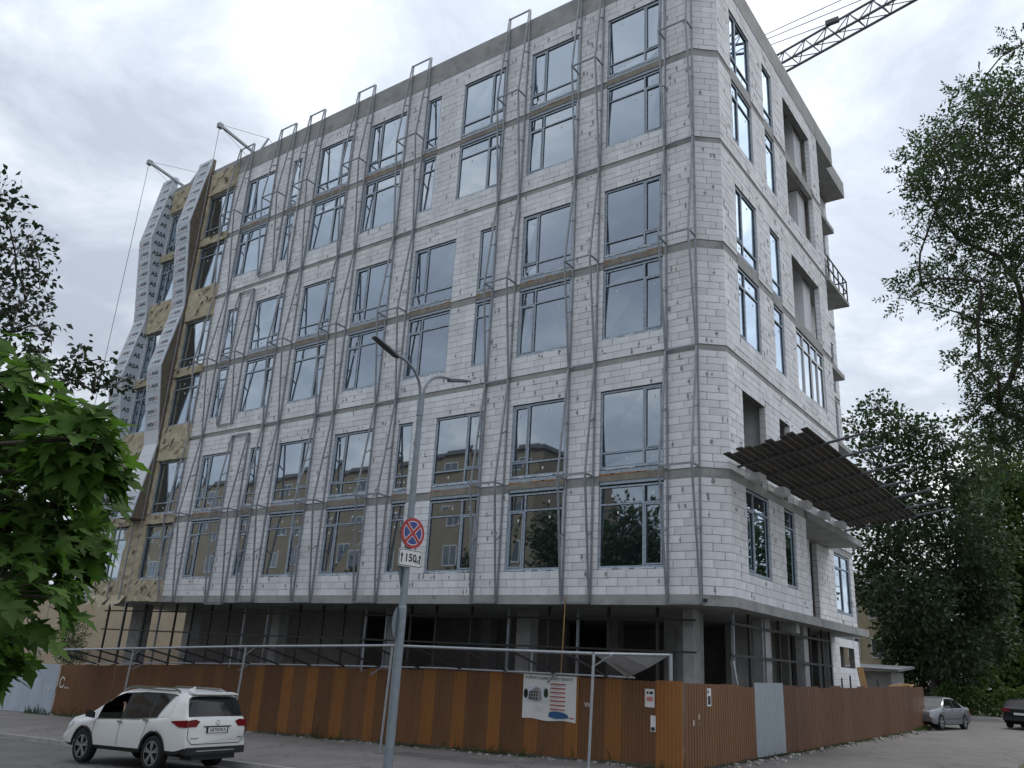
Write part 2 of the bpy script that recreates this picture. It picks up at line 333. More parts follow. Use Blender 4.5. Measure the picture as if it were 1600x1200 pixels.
sheet('lawn_near', lin(-120, 20, 70), lin(-30.0, 5.38, 24), G_near, 'lawn')
kb = MB()
for i in range(78):
    x = -94 + i * 1.1
    z0 = G(x, KERB_Y); z1 = G(x + 1.09, KERB_Y); j = random.uniform(-0.008, 0.008)
    kb.hexa([(x, KERB_Y + j, z0 - .3), (x + 1.085, KERB_Y + j, z1 - .3), (x + 1.085, KERB_Y + .15, z1 - .3), (x, KERB_Y + .15, z0 - .3),
             (x, KERB_Y + .02 + j, z0 + .012), (x + 1.085, KERB_Y + .02 + j, z1 + .012), (x + 1.085, KERB_Y + .15, z1 + .012), (x, KERB_Y + .15, z0 + .012)])
kb.build('kerb', 'kerb')['kind'] = 'structure'
kb = MB()
for i in range(78):
    x = -94 + i * 1.1; z0 = G_road(x, 5.5); kb.box(x, x + 1.085, 5.36, 5.5, z0 - .3, z0 + .15)
kb.build('kerb_near', 'kerb')['kind'] = 'structure'
kb = MB()
for i in range(40):
    x = -14 + i * 1.1; z = G(x, 60)
    kb.box(x, x + 1.085, 59.84, 60.0, z - .2, z + .14)
kb.build('kerb_far', 'kerb')['kind'] = 'structure'
# a repair patch in the pavement asphalt and weeds along the foot of the fence
pb = MB(); pb.add([(x, y, G(x, y) + .005) for x, y in ((-16.6, 17.4), (-12.9, 17.3), (-12.8, 18.1), (-16.4, 18.2))], [(0, 1, 2, 3)])
pb.build('pavement_patch', 'asphalt')['kind'] = 'structure'

# ------------------------------------------------------------------ the office building under construction
FY, RX, SX = 22.60, -9.07, -10.40
PAIR = 7.56
BLD = root('office_building', 'six storey office block under construction, white aerated block walls over an open ground floor', 'building', (-26.5, 30.0, 0.0))
def m_front(u, v, w): return Vector((u, FY - w, v))
def m_right(u, v, w): return Vector((RX + w, u, v))
def m_set(u, v, w): return Vector((SX + w, u, v))
CH0, CH1 = Vector((-9.78, FY, 0)), Vector((RX, 23.20, 0))
CHD = (CH1 - CH0).normalized(); CHN = Vector((CHD.y, -CHD.x, 0)); CHL = (CH1 - CH0).length
def m_cham(u, v, w): return CH0 + CHD * u + CHN * w + Vector((0, 0, v))
def mbox(b, mp, u0, u1, v0, v1, w0, w1, mi=0):
    b.hexa([mp(u0, v0, w1), mp(u1, v0, w1), mp(u1, v0, w0), mp(u0, v0, w0), mp(u0, v1, w1), mp(u1, v1, w1), mp(u1, v1, w0), mp(u0, v1, w0)], mi)
ZB = []
for k in range(3):
    d = PAIR * k
    ZB += [('b', 4.47 + d if k == 0 else 4.50 + d, 5.22 + d, 3), ('b', 5.22 + d, 7.84 + d, 11), ('m', 7.84 + d, 8.14 + d, 0), ('b', 8.14 + d, 8.33 + d, 1), ('b', 8.33 + d, 10.97 + d, 11)]
    if k < 2: ZB += [('b', 10.97 + d, 11.86 + d, 4), ('s', 11.86 + d, 12.06 + d, 0)]
    else: ZB += [('b', 10.97 + d, 26.90, 3), ('p', 26.90, 27.95, 0)]
def row_z(r):                       # window sill and head of storey r (1..6)
    d = PAIR * ((r - 1) // 2)
    return (5.22 + d, 7.82 + d) if r % 2 else (8.33 + d, 10.97 + d)
BLOCKS = []; SMEAR = MB()
def cuts(u0, u1, ops, v0, v1):
    iv = [(u0, u1)]
    for (a, b, c, d) in ops:
        if min(d, v1) - max(c, v0) < 0.05: continue
        nv = []
        for (p, q) in iv:
            if b <= p or a >= q: nv.append((p, q)); continue
            if a > p: nv.append((p, a))
            if b < q: nv.append((b, q))
        iv = nv
    return [i for i in iv if i[1] - i[0] > 0.03]
LB = 0.69
def make_wall(name, mp, u0, u1, ops, vmin=0, vmax=99, band_ops=(), par=True, plain=False):
    core = MB(); conc = []; par_b = MB()
    wo = []
    for (t, v0, v1, n) in ZB:
        if v0 < vmin - .01 or v1 > vmax + .01: continue
        if t == 'p':
            mbox(par_b, mp, u0, u1, v0, v1, 0.015, -0.25)
            continue
        if t in 'ms':
            iv = [(u0, u1)] if t == 's' else cuts(u0, u1, band_ops, v0, v1)
            for (a, b) in iv: cb = MB(); mbox(cb, mp, a, b, v0, v1, -0.028, -0.27); conc.append(cb)
            continue
        for (a, b) in cuts(u0, u1, ops, v0, v1):
            mbox(core, mp, a + .002, b - .002, v0, v1, -0.014, -0.26)
            h = (v1 - v0) / n
            for c in range(n):
                off = (0.0 if c % 2 else LB / 2) + random.uniform(-.10, .10)
                pts = [a]
                x = math.floor((a - off) / LB) * LB + off + LB
                while x < b:
                    if x - pts[-1] > 0.13 and b - x > 0.13: pts.append(x + random.uniform(-.02, .02))
                    x += LB
                pts.append(b)
                for i in range(len(pts) - 1):
                    BLOCKS.append((mp, pts[i] + (.008 if i else 0), pts[i + 1] - (.008 if i < len(pts) - 2 else 0), v0 + c * h + .007, v0 + (c + 1) * h - .007, name))
                    if i and random.random() < 0.24:
                        wd = random.uniform(.03, .065); hh = h * random.uniform(.6, .95); zz = v0 + c * h + random.uniform(.1, .3) * h
                        def blot(u_, w_, z_, h_):
                            m_ = 9; P = []
                            for a_ in range(m_):
                                an = 6.2832 * a_ / m_; k_ = random.uniform(.55, 1.15); P.append((u_ + w_ * k_ * math.cos(an), z_ + h_ * .5 + h_ * .5 * k_ * math.sin(an)))
                            SMEAR.add([mp(x_, y_, .0065) for x_, y_ in P] + [mp(x_, y_, -.01) for x_, y_ in P], [tuple(range(m_))] + [(q_, (q_ + 1) % m_, m_ + (q_ + 1) % m_, m_ + q_) for q_ in range(m_)])
                        blot(pts[i] - wd * .3, wd, zz, hh * random.choice((.5, .8, 1, 1.1)))
                        if random.random() < .28: blot(pts[i] + random.choice((-1, 1)) * random.uniform(.11, .2), wd * .8, zz, hh * random.uniform(.5, 1))
                        if random.random() < .12: blot(pts[i] + random.uniform(-.1, .1), wd * random.uniform(1.5, 3.5), v0 + c * h - .03, .06)
    w = core.build(name, 'mortar', BLD)
    for cb in conc: cb.build('concrete_strip', 'concrete', w)
    if par_b.v: par_b.build('parapet_beam', 'concrete', w)
    return w

WIDE = {'A': [(-13.2, -10.93, .69), (-16.75, -14.5, .31), (-20.3, -18.05, .68), (-25.85, -23.6, .31), (-29.4, -27.15, .69), (-35.0, -32.8, .31), (-38.55, -36.4, .69), (-42.25, -40.0, .31)],
        'B': [(-13.2, -10.93, .69), (-16.75, -14.5, .31), (-22.3, -20.05, .33), (-25.8, -23.55, .34), (-29.3, -27.05, .70), (-32.8, -30.55, .72), (-38.55, -36.4, .69), (-42.25, -40.0, .31)],
        'C': [(-13.2, -10.93, .69), (-16.75, -14.5, .31), (-20.3, -18.05, .69), (-25.95, -23.7, .32), (-29.45, -27.2, .68), (-35.15, -32.95, .31), (-38.55, -36.4, .69), (-42.25, -40.0, .31)]}
SLIM = {'A': [(-22.25, -21.48), (-31.35, -30.62)], 'B': [(-18.82, -18.05), (-35.0, -34.2)], 'C': [(-22.4, -21.6), (-31.5, -30.85)]}
f_ops = []; f_band = []
for r in range(1, 7):
    k = 'ABC'[(r - 1) // 2]; z0, z1 = row_z(r)
    for (a, b, *_) in WIDE[k] + SLIM[k]:
        f_ops.append((a, b, z0 - .0, z1 + (.0 if r % 2 == 0 else .02)))
        if r % 2 == 0: f_ops.append((a, b, z0 - .19, z0)); f_band.append((a, b, z0 - .49, z0))
W_FRONT = make_wall('wall_front', m_front, -44.0, -9.78, f_ops, band_ops=f_band)
W_CHAM = make_wall('wall_chamfer', m_cham, 0.0, CHL, [])
R1, R2, R3 = (24.40, 26.45), (27.87, 28.98), (30.40, 34.05)
r_ops = []; r_band = []
for r in range(1, 7):
    z0, z1 = row_z(r)
    for q in (R1, R2) + ((R3,) if r > 1 else ()):
        r_ops.append((q[0], q[1], z0, z1 + .02))
        if r % 2 == 0: r_ops.append((q[0], q[1], z0 - .19, z0)); r_band.append((q[0], q[1], z0 - .49, z0))
W_RLOW = make_wall('wall_side_lower', m_right, 23.20, 30.20, r_ops, 0, 8.2, band_ops=())
W_RUP = make_wall('wall_side', m_right, 23.20, 35.30, r_ops, 8.1, 99, band_ops=[q for q in r_band if q[2] > 9])
S1, S2 = (38.4, 40.9), (35.6, 36.7)
s_ops = []
for r in range(1, 7):
    z0, z1 = row_z(r); s_ops.append((*S1, z0, z1 + .02))
    s_ops.append((34.9, 35.9, 4.4, 7.86) if r == 1 else (*S2, z0 - (.8 if r % 2 else .2), z1 - .1))
W_SET = make_wall('wall_setback', m_set, 30.20, 41.50, s_ops)

# brown and concrete infill bands between the paired windows
FOAMS = []
for (a, b, c, d) in f_band:
    bands = MB(); foam = MB(); mbox(bands, m_front, a, b, c + .12, d - .14, -0.012, -0.2); bands.build('spandrel_band', 'brown_band', W_FRONT)
    for (p_, q_) in ((c + .015, c + .13), (d - .15, d - .01)): fb = MB(); mbox(fb, m_front, a + .03, b - .03, p_, q_, -.035, -.15); fb.build('frame_extension', 'win_frame', W_FRONT)
    if a > -36 and random.random() < .75:
        n = random.randint(5, 9)
        for i in range(n):
            if random.random() < .6:
                x0 = a + (b - a) * i / n; mbox(foam, m_front, x0, x0 + (b - a) / n * random.uniform(.6, 1.3), d - .16 - random.uniform(0, .02), d - .13, -0.005, -0.1)
    if foam.v: foam.build('expanding_foam', 'foam', W_FRONT)['kind'] = 'stuff'
for (a, b, c, d) in [q for q in r_band if q[2] > 9]: bands = MB(); mbox(bands, m_right, a, b, c + .02, d - .03, -0.02, -0.2); bands.build('spandrel_band', 'concrete', W_RUP)

# the blocks: the 300 nearest singly, the rest as one mass
def bdist(q):
    p = q[0]((q[1] + q[2]) / 2, (q[3] + q[4]) / 2, 0); return (p - CAM).length
wobj = {'wall_front': W_FRONT, 'wall_chamfer': W_CHAM, 'wall_side_lower': W_RLOW, 'wall_side': W_RUP, 'wall_setback': W_SET}
BLOCKS.sort(key=bdist)
bmesh_var = []
for i in range(4):
    b = MB(); j = lambda s: random.uniform(-s, s)
    P = [(0, 0, 0), (1, 0, 0), (1, 1, 0), (0, 1, 0), (0, 0, 1), (1, 0, 1), (1, 1, 1), (0, 1, 1)]
    b.hexa([(x + j(.004), y + j(.015), z + j(.012)) for x, y, z in P])
    o = b.build('block', 'block'); bmesh_var.append(o.data); D.objects.remove(o)
DEPTH = 0.2
for q in BLOCKS[:300]:
    mp, u0, u1, v0, v1, wn = q
    jit = random.uniform(-.004, .005)
    o = mp(u0, v0, jit); x = mp(u1, v0, jit) - o; y = mp(u0, v0, jit - DEPTH) - o; z = mp(u0, v1, jit) - o
    ob = obj_from('block', random.choice(bmesh_var), wobj[wn])
    M = Matrix.Identity(4)
    for i in range(3): M[i][0] = x[i]; M[i][1] = y[i]; M[i][2] = z[i]; M[i][3] = o[i]
    ob.matrix_basis = M
rest = MB()
for q in BLOCKS[300:]:
    mp, u0, u1, v0, v1, wn = q; jit = random.uniform(-.005, .005); j2 = random.uniform(-.003, .003)
    P = [mp(u0, v0, jit), mp(u1, v0, jit + j2), mp(u1, v0, -DEPTH), mp(u0, v0, -DEPTH), mp(u0, v1, jit), mp(u1, v1, jit + j2), mp(u1, v1, -DEPTH), mp(u0, v1, -DEPTH)]
    rest.hexa(P)
rest.build('blockwork', 'block', BLD)['kind'] = 'stuff'
SMEAR.build('mortar_smear', 'smear', BLD)['kind'] = 'stuff'

# slabs, balconies, parapet returns
b = MB()
poly = [(-44.2, 22.56), (-9.80, 22.56), (-9.03, 23.17), (-9.03, 37.8), (-10.6, 37.8), (-10.6, 41.6), (-44.2, 41.6)]
n = len(poly)
b.add([(x, y, 4.18) for x, y in poly] + [(x, y, 4.468) for x, y in poly], [tuple(range(n))[::-1], tuple(range(n, 2 * n))] + [(i, (i + 1) % n, n + (i + 1) % n, n + i) for i in range(n)])
b.build('base_slab', 'concrete', BLD)
b = MB()
for i, (z0, z1) in enumerate(((7.86, 8.12), (11.88, 12.05), (15.42, 15.68), (19.44, 19.60), (22.98, 23.24), (26.95, 27.2))):
    b.box(-43.7, -10.75, 22.9, 41.2, z0, z1)
    b.box(-10.70, -9.36, 23.5, 35.2 if i else 30.1, z0, z1)
b.build('floor_slab', 'concrete_dark', BLD)
for (z0, z1, y0, y1, x1) in ((7.86, 8.12, 30.22, 37.7, -9.0), (11.86, 12.06, 35.32, 37.7, -9.07), (15.40, 15.62, 35.32, 37.6, -9.15), (19.44, 19.62, 35.32, 38.7, -8.95), (22.96, 23.18, 35.32, 37.7, -9.15)):
    b = MB(); b.box(SX + .003, x1, y0, y1, z0, z1); o = b.build('balcony_slab', 'concrete', BLD)
    if 19 < z0 < 20:
        rb = MB()
        for yy in (35.6, 36.4, 37.2, 38.0, 38.65): rb.bar((-9.0, yy, 19.6), (-9.0, yy, 20.72), .05)
        for zz in (20.15, 20.72): rb.bar((-9.0, 35.4, zz), (-9.0, 38.68, zz), .05); rb.bar((-9.0, 38.65, zz), (-10.3, 38.65, zz), .05)
        rb.build('balcony_railing', 'dark_steel', o)
b = MB(); b.box(SX + .03, -9.055, 35.32, 38.0, 26.88, 27.95); b.box(-10.9, -9.4, 38.02, 41.5, 27.0, 27.9); b.build('parapet_return', 'concrete', BLD)
b = MB(); b.box(-43.9, -10.8, 22.95, 41.4, 27.22, 27.4); b.build('roof', 'concrete', BLD)
b = MB(); b.box(-44.0, -43.75, 22.9, 41.4, 4.5, 27.9); b.box(-44.0, -10.7, 41.25, 41.5, 4.5, 27.9); b.build('rear_wall', 'mortar', BLD)
b = MB(); b.box(-14.4, -14.1, 23.4, 41.1, 4.5, 26.9); b.box(-14.0, -9.45, 29.6, 29.85, 8.15, 26.9); b.build('partition_wall', 'block', BLD)
for (z0, z1) in ((8.16, 11.84), (15.72, 19.4), (20.0, 22.94), (23.28, 26.9)):
    b = MB(); b.box(-10.05, -9.45, 33.0, 34.0, z0, z1); b.build('pier', 'block', BLD)
b = MB(); b.box(-10.3, -9.42, 26.7, 27.7, 8.16, 11.84); b.build('pier', 'block', BLD)
# windows of the four faces
def make_window(mp, u0, u1, v0, v1, split, low, wall, pane='pane', fr='win_frame', rec=0.05, tape=True):
    b = MB(); g = .025; t = .055
    a0, a1, c0, c1 = u0 + g, u1 - g, v0 + g, v1 - g
    w0, w1 = -rec, -rec - .09
    U = lambda x0, x1, y0, y1, m=0, q0=w0, q1=w1: mbox(b, mp, x0, x1, y0, y1, q0, q1, m)
    U(a0, a1, c0, c0 + t + .03); U(a0, a1, c1 - t, c1); U(a0, a0 + t, c0 + t + .03, c1 - t); U(a1 - t, a1, c0 + t + .03, c1 - t)
    tr = (c0 + .50) if low else (c1 - .60)
    U(a0 + t, a1 - t, tr, tr + .05)
    cols = [(a0 + t, a1 - t)]
    if split:
        s = a0 + (a1 - a0) * split
        U(s - .03, s + .03, c0 + t + .03, tr); U(s - .03, s + .03, tr + .05, c1 - t)
        cols = [(a0 + t, s - .03), (s + .03, a1 - t)]
    rows = [(c0 + t + .03, tr), (tr + .05, c1 - t)]
    panes = []
    for ci, (x0, x1) in enumerate(cols):
        for ri, (y0, y1) in enumerate(rows):
            k = .014
            big = (ri == 1) if low else (ri == 0)
            small = split and ((ci == 1) == (split > .5))
            if big and small:                     # opening sash: its own narrow frame
                for (p, q, r_, s_) in ((x0 + k, x1 - k, y0 + k, y0 + k + .045), (x0 + k, x1 - k, y1 - k - .045, y1 - k), (x0 + k, x0 + k + .045, y0 + k + .045, y1 - k - .045), (x1 - k - .045, x1 - k, y0 + k + .045, y1 - k - .045)):
                    U(p, q, r_, s_, 0, w0 + .012, w1)
                for (p, q, r_, s_) in ((x0, x1, y0, y0 + k), (x0, x1, y1 - k, y1), (x0, x0 + k, y0 + k, y1 - k), (x1 - k, x1, y0 + k, y1 - k)):
                    U(p, q, r_, s_, 1, w0 - .03, w1)
                x0, x1, y0, y1 = x0 + k + .045, x1 - k - .045, y0 + k + .045, y1 - k - .045
            for (p, q, r_, s_) in ((x0, x1, y0, y0 + k), (x0, x1, y1 - k, y1), (x0, x0 + k, y0 + k, y1 - k), (x1 - k, x1, y0 + k, y1 - k)):
                U(p, q, r_, s_, 1, w0 - .025, w1)
            panes.append((x0 + k, x1 - k, y0 + k, y1 - k))
    # dark joint round the frame, ragged protective film along the sill
    U(u0, u0 + g, v0, v1, 1, -.09, -.13); U(u1 - g, u1, v0, v1, 1, -.09, -.13); U(u0 + g, u1 - g, v1 - g, v1, 1, -.09, -.13); U(u0 + g, u1 - g, v0, v0 + g, 1, -.06, -.13)
    if tape:
        x = u0 + .05
        while x < u1 - .1:
            l = random.uniform(.08, .3)
            if random.random() < .7: U(x, min(x + l, u1 - .05), v0 + random.uniform(.0, .02), v0 + random.uniform(.03, .055), 2, -.01 - random.random() * .02, -.055)
            x += l
    win = b.build('window', [fr, 'win_gasket', 'film'], BLD)
    for (x0, x1, y0, y1) in panes:
        j = lambda: w0 - .045 + random.uniform(-.006, .006)
        pb = MB(); q = [mp(x0, y0, j()), mp(x1, y0, j()), mp(x1, y1, j()), mp(x0, y1, j())]
        dpt = mp(0, 0, -.02) - mp(0, 0, 0)
        pb.hexa([q[0], q[1], q[1] + dpt, q[0] + dpt, q[3], q[2], q[2] + dpt, q[3] + dpt])
        pb.build('pane', pane, win)
        if (x1 - x0) > .4 and (y1 - y0) > .3 and pane == 'pane' and random.random() < .8:
            sx = x0 + (x1 - x0) * random.uniform(.25, .75); sy = y1 - .22 if y1 - y0 > 1 else (y0 + y1) / 2
            sb = MB(); n = 8
            P = [mp(sx + .03 * math.cos(6.283 * i / n), sy + .05 * math.sin(6.283 * i / n), w0 - .032) for i in range(n)]
            Q = [mp(sx + .03 * math.cos(6.283 * i / n), sy + .05 * math.sin(6.283 * i / n), w0 - .037) for i in range(n)]
            sb.add(P + Q, [tuple(range(n))] + [(i, (i + 1) % n, n + (i + 1) % n, n + i) for i in range(n)]); sb.build('sticker', 'sticker', win)
    return win
for r in range(1, 7):
    k = 'ABC'[(r - 1) // 2]; z0, z1 = row_z(r); low = r % 2 == 0
    for (a, b_, s) in WIDE[k]: make_window(m_front, a, b_, z0, z1, s, low, W_FRONT)
    for (a, b_) in SLIM[k]: make_window(m_front, a, b_, z0, z1, None, low, W_FRONT)
    if r != 2:
        make_window(m_right, *R1, z0, z1, .34, low, W_RUP, tape=False); make_window(m_right, *R2, z0, z1, None, low, W_RUP, tape=False)
    make_window(m_set, *S1, z0, z1, .5, low, W_SET, tape=False)
make_window(m_right, R3[0], R3[1], 12.78, 15.36, .52, False, W_RUP, pane='pane_dark', fr='white_pvc', tape=False)
for s in (.26, .76):
    b = MB(); yy = R3[0] + (R3[1] - R3[0]) * s; mbox(b, m_right, yy - .03, yy + .03, 12.9, 15.27, -.04, -.09); b.build('window_mullion', 'white_pvc', BLD)

# open ground floor: slab, columns, dark steel glazing frame, back walls
b = MB(); b.box(-44, -9.5, 22.95, 41.2, -.9, .32); b.build('ground_floor', 'concrete_dark', BLD)
for (x, y, w, d) in ((-10.7, 23.9, .32, .45), (-11.05, 25.0, .3, .5), (-17.0, 24.5, .55, .5), (-16.9, 30.5, .5, .5), (-23.2, 24.5, .5, .5), (-30.0, 24.5, .5, .5), (-36.3, 24.5, .6, .5), (-40.4, 24.3, 1.0, .5), (-9.9, 27.6, .4, .5), (-9.9, 31.5, .4, .5), (-10.0, 34.8, .4, .5), (-13.2, 28.0, .5, .5), (-23.2, 30.5, .5, .5)):
    b = MB(); b.box(x - w / 2, x + w / 2, y - d / 2, y + d / 2, .3, 4.185); b.build('column', 'concrete', BLD)
b = MB(); b.box(-39.2, -27.0, 26.4, 26.65, .33, 4.175); b.box(-26.8, -19.5, 31.0, 31.25, .33, 4.175); b.box(-19.3, -11.5, 35.0, 35.25, .33, 4.175); b.box(-34.3, -10.9, 40.6, 40.85, .33, 4.175); b.box(-34.75, -34.5, 29.0, 40.6, .33, 4.175); b.box(-12.2, -12.0, 30.2, 35.0, .33, 4.175); b.build('back_wall', 'concrete_dark', BLD)
b = MB(); b.box(-10.9, -9.35, 29.4, 29.75, 3.85, 4.178); b.build('down_stand_beam', 'concrete', BLD)
xs = [-41.9, -40.4, -38.6, -37.4, -36.1, -34.8, -33.4, -32.1, -31.0, -29.45, -27.5, -26.1, -24.9, -23.7, -22.6, -21.4, -20.2, -18.6, -17.0, -15.4, -14.3, -13.2, -11.55]
gf = BLD
for x in xs:
    b = MB(); b.box(x - .035, x + .035, 23.36, 23.44, .31, 4.179); b.build('steel_post', 'steel' if random.random() < .18 else 'dark_steel', gf)
for y in (24.6, 25.9, 27.0, 28.6, 30.2, 31.9, 33.4, 34.4):
    b = MB(); b.box(-9.74, -9.66, y - .035, y + .035, .31, 4.179); b.build('steel_post', 'steel' if random.random() < .25 else 'dark_steel', gf)
for z in (3.82, 2.93):
    b = MB(); b.bar((-42.2, 23.33, z), (-10.3, 23.33, z), .04, .06); b.bar((-9.64, 24.3, z), (-9.64, 34.4, z), .05, .07); b.build('steel_rail', 'dark_steel', gf)
# end block wall of the ground floor with a window hole, on the setback plane
b = MB(); gb = MB()
for (a, c, z0, z1) in ((36.5, 38.4, .3, 4.17), (38.4, 40.7, .3, 2.98), (38.4, 40.7, 3.82, 4.17), (40.7, 41.5, .3, 4.17)):
    mbox(b, m_set, a, c, z0, z1, -.03, -.25); nz = max(1, round((z1 - z0) / .245)); h = (z1 - z0) / nz
    for q in range(nz):
        x = a - (LB / 2 if q % 2 else 0)
        while x < c:
            x0, x1 = max(a, x) + .004, min(c, x + LB) - .004
            if x1 - x0 > .08: mbox(gb, m_set, x0, x1, z0 + q * h + .004, z0 + (q + 1) * h - .003, random.uniform(-.016, -.008), -.2)
            x += LB
o = b.build('wall_ground_floor', 'mortar', BLD); gb.build('blockwork', 'block', o)['kind'] = 'stuff'
# ------------------------------------------------------------------ insulated fins and wool panels at the far end of the front
ZP = [(28.62, .25), (24.3, .90), (19.5, .25), (15.9, .90), (11.95, .25), (8.1, .90)]
def fin_off(z):
    for (za, oa), (zb, ob) in zip(ZP, ZP[1:]):
        if zb <= z <= za: return ob + (oa - ob) * (z - zb) / (za - zb)
    return .25
def make_fin(x0, x1, side_mat, side_text):
    b = MB()
    z = [p[0] for p in ZP][::-1]; o = [p[1] - .06 for p in ZP][::-1]; n = len(z)
    for x in (x0 + .02, x1 - .02):
        k = len(b.v)
        b.add([(x, FY - o[i], z[i]) for i in range(n)] + [(x, FY + .0, z[i]) for i in range(n)], [(i, i + 1, n + i + 1, n + i) for i in range(n - 1)])
    b.add([(x0 + .02, FY - o[-1], z[-1]), (x1 - .02, FY - o[-1], z[-1]), (x1 - .02, FY, z[-1]), (x0 + .02, FY, z[-1])], [(0, 1, 2, 3)])
    b.add([(x0 + .02, FY - o[0], z[0]), (x1 - .02, FY - o[0], z[0]), (x1 - .02, FY, z[0]), (x0 + .02, FY, z[0])], [(0, 3, 2, 1)])
    fin = b.build('insulated_fin', side_mat, BLD)
    zs = []
    for (za, _), (zb, _) in zip(ZP, ZP[1:]):
        m_ = max(1, round((za - zb) / .62)); zs += [(zb + (za - zb) * i / m_, zb + (za - zb) * (i + 1) / m_) for i in range(m_)]
    zs.sort()
    for i, (za, zb) in enumerate(zs):
        white = 9.4 < (za + zb) / 2 < 12.3
        b = MB(); ya, yb = FY - fin_off(za) + random.uniform(-.008, .008), FY - fin_off(zb) + random.uniform(-.008, .008)
        ov = random.uniform(.0, .02)
        b.hexa([(x0 - ov, ya, za + .004), (x1 + ov, ya, za + .004), (x1, ya + .06, za + .004), (x0, ya + .06, za + .004),
                (x0 - ov, yb, zb - .004), (x1 + ov, yb, zb - .004), (x1, yb + .06, zb - .004), (x0, yb + .06, zb - .004)])
        bo = b.build('insulation_board', 'white_sheet' if white else 'film_board', fin)
        if not white:
            mid = Vector(((x0 + x1) / 2, (ya + yb) / 2, (za + zb) / 2)); up = Vector((0, yb - ya, zb - za)).normalized(); nrm = Vector((1, 0, 0)).cross(up)
            flip = -1 if 12.6 < mid.z < 14.4 else 1
            place_text('lettering', 'ASAS', 'print_black', mid + nrm * .006 + Vector((.12 * flip + random.uniform(-.05, .05), 0, 0)), (flip, 0, 0), up * flip, .27, fin, bold=.03)
            lb = MB()
            c = mid + nrm * .005 + Vector((-.36 * flip, 0, 0)); lb.add([c + Vector((dx, 0, 0)) + up * dz for dx, dz in ((-.08, -.09), (.08, -.09), (.08, .09), (-.08, .09))], [(0, 1, 2, 3)])
            lo = lb.build('printed_logo', 'print_red', fin)
            lb = MB(); c = mid + nrm * .0075 + Vector((-.36 * flip, 0, 0)); lb.add([c + Vector((dx, 0, 0)) + up * dz for dx, dz in ((-.05, -.06), (.05, -.06), (.05, .06), (-.05, .06))], [(0, 1, 2, 3)])
            lb.build('printed_logo', 'film_board', fin)
            lb = MB(); c = mid - up * .22 + nrm * .006
            for q in range(4):
                x = -.42 + q * .24 + random.uniform(-.03, .03); lb.add([c + Vector((x + dx, 0, 0)) + up * dz for dx, dz in ((-.08, -.012), (.08, -.012), (.08, .012), (-.08, .012))], [(0, 1, 2, 3)])
            lb.build('small_print', 'print_black', fin)['kind'] = 'stuff'
    if side_text:
        zz = 9.2
        while zz < 28:
            d = fin_off(zz)
            if d > .42:
                place_text('lettering', 'AS' if d < .75 else 'ASA', 'print_black', (x1 - .012, FY - d * .48, zz), (0, 1, 0), (0, 0, 1), .34, fin, bold=.03)
            zz += .62
    return fin
make_fin(-39.9, -38.68, 'wool_shaded', False)
make_fin(-43.55, -42.32, 'film_board', True)
def wool_panel(x0, x1, z0, z1, w, thick, marks):
    nx = max(3, int((x1 - x0) / .22)); nz = max(2, int((z1 - z0) / .2))
    V = []
    for layer in (1, 0):
        for j in range(nz + 1):
            for i in range(nx + 1):
                e = i in (0, nx) or j in (0, nz)
                d = random.uniform(-.045, .045) if layer and not e else random.uniform(-.015, .015)
                V.append((x0 + (x1 - x0) * i / nx + (random.uniform(-.02, .02) if e else 0), FY - (w + d if layer else w - thick), z0 + (z1 - z0) * j / nz + (random.uniform(-.03, .03) if e else 0)))
    k = (nx + 1) * (nz + 1); q = lambda i, j, l=0: l * k + j * (nx + 1) + i
    F = [(q(i, j), q(i + 1, j), q(i + 1, j + 1), q(i, j + 1)) for j in range(nz) for i in range(nx)]
    for i in range(nx): F += [(q(i, 0, 1), q(i + 1, 0, 1), q(i + 1, 0), q(i, 0)), (q(i, nz), q(i + 1, nz), q(i + 1, nz, 1), q(i, nz, 1))]
    for j in range(nz): F += [(q(0, j, 1), q(0, j), q(0, j + 1), q(0, j + 1, 1)), (q(nx, j), q(nx, j, 1), q(nx, j + 1, 1), q(nx, j + 1))]
    o = MB().add(V, F).build('wool_panel', 'wool', BLD)
    mb = MB()
    for _ in range(marks):
        x = random.uniform(x0 + .15, x1 - .3); z = random.uniform(z0 + .12, z1 - .15); l = random.uniform(.14, .3); a = random.choice((.75, .75, .6, -.5, 1.1))
        mb.bar((x, FY - w - .05, z), (x + l * math.cos(a), FY - w - .05, z + l * math.sin(a)), .03, .03)
    if mb.v: mb.build('printed_marks', 'print_black', o)['kind'] = 'stuff'
for (a, b_) in ((-38.62, -36.25), (-42.28, -39.95)):
    wool_panel(a, b_, 26.15, 27.55, .14, .13, 9)
    wool_panel(a, b_, 18.55, 20.30, .14, .13, 10); wool_panel(a, b_, 11.0, 12.74, .14, .13, 10)
    for z in (7.86, 15.42, 22.98): wool_panel(a, b_, z, z + .42, .12, .11, 3)
    wool_panel(a, b_, 4.22, 5.2, .13, .12, 7)
for z0, z1 in ((5.22, 7.82), (8.35, 10.95), (12.78, 15.36), (15.9, 18.5), (20.34, 22.9), (23.46, 26.1)):     # wool lined reveals beside the fins
    wool_panel(-38.66, -38.47, z0, z1, .10, .10, 0); wool_panel(-40.02, -39.88, z0, z1, .10, .1, 0)
wool_panel(-39.93, -38.64, 4.22, 8.05, .1, .09, 4)
mb = MB(); n = 7
for i in range(n):          # torn vapour sheet hanging at the bottom edge
    x0 = -42.0 + i * .42; mb.add([(x0, FY - .14, 4.5), (x0 + .46, FY - .14, 4.5), (x0 + .46, FY - .42 - .1 * (i % 2), 4.1 - .12 * (i % 3)), (x0, FY - .45 + .1 * (i % 2), 4.12 - .1 * ((i + 1) % 3))], [(0, 1, 2, 3)])
mb.build('torn_sheet', 'wool', BLD)

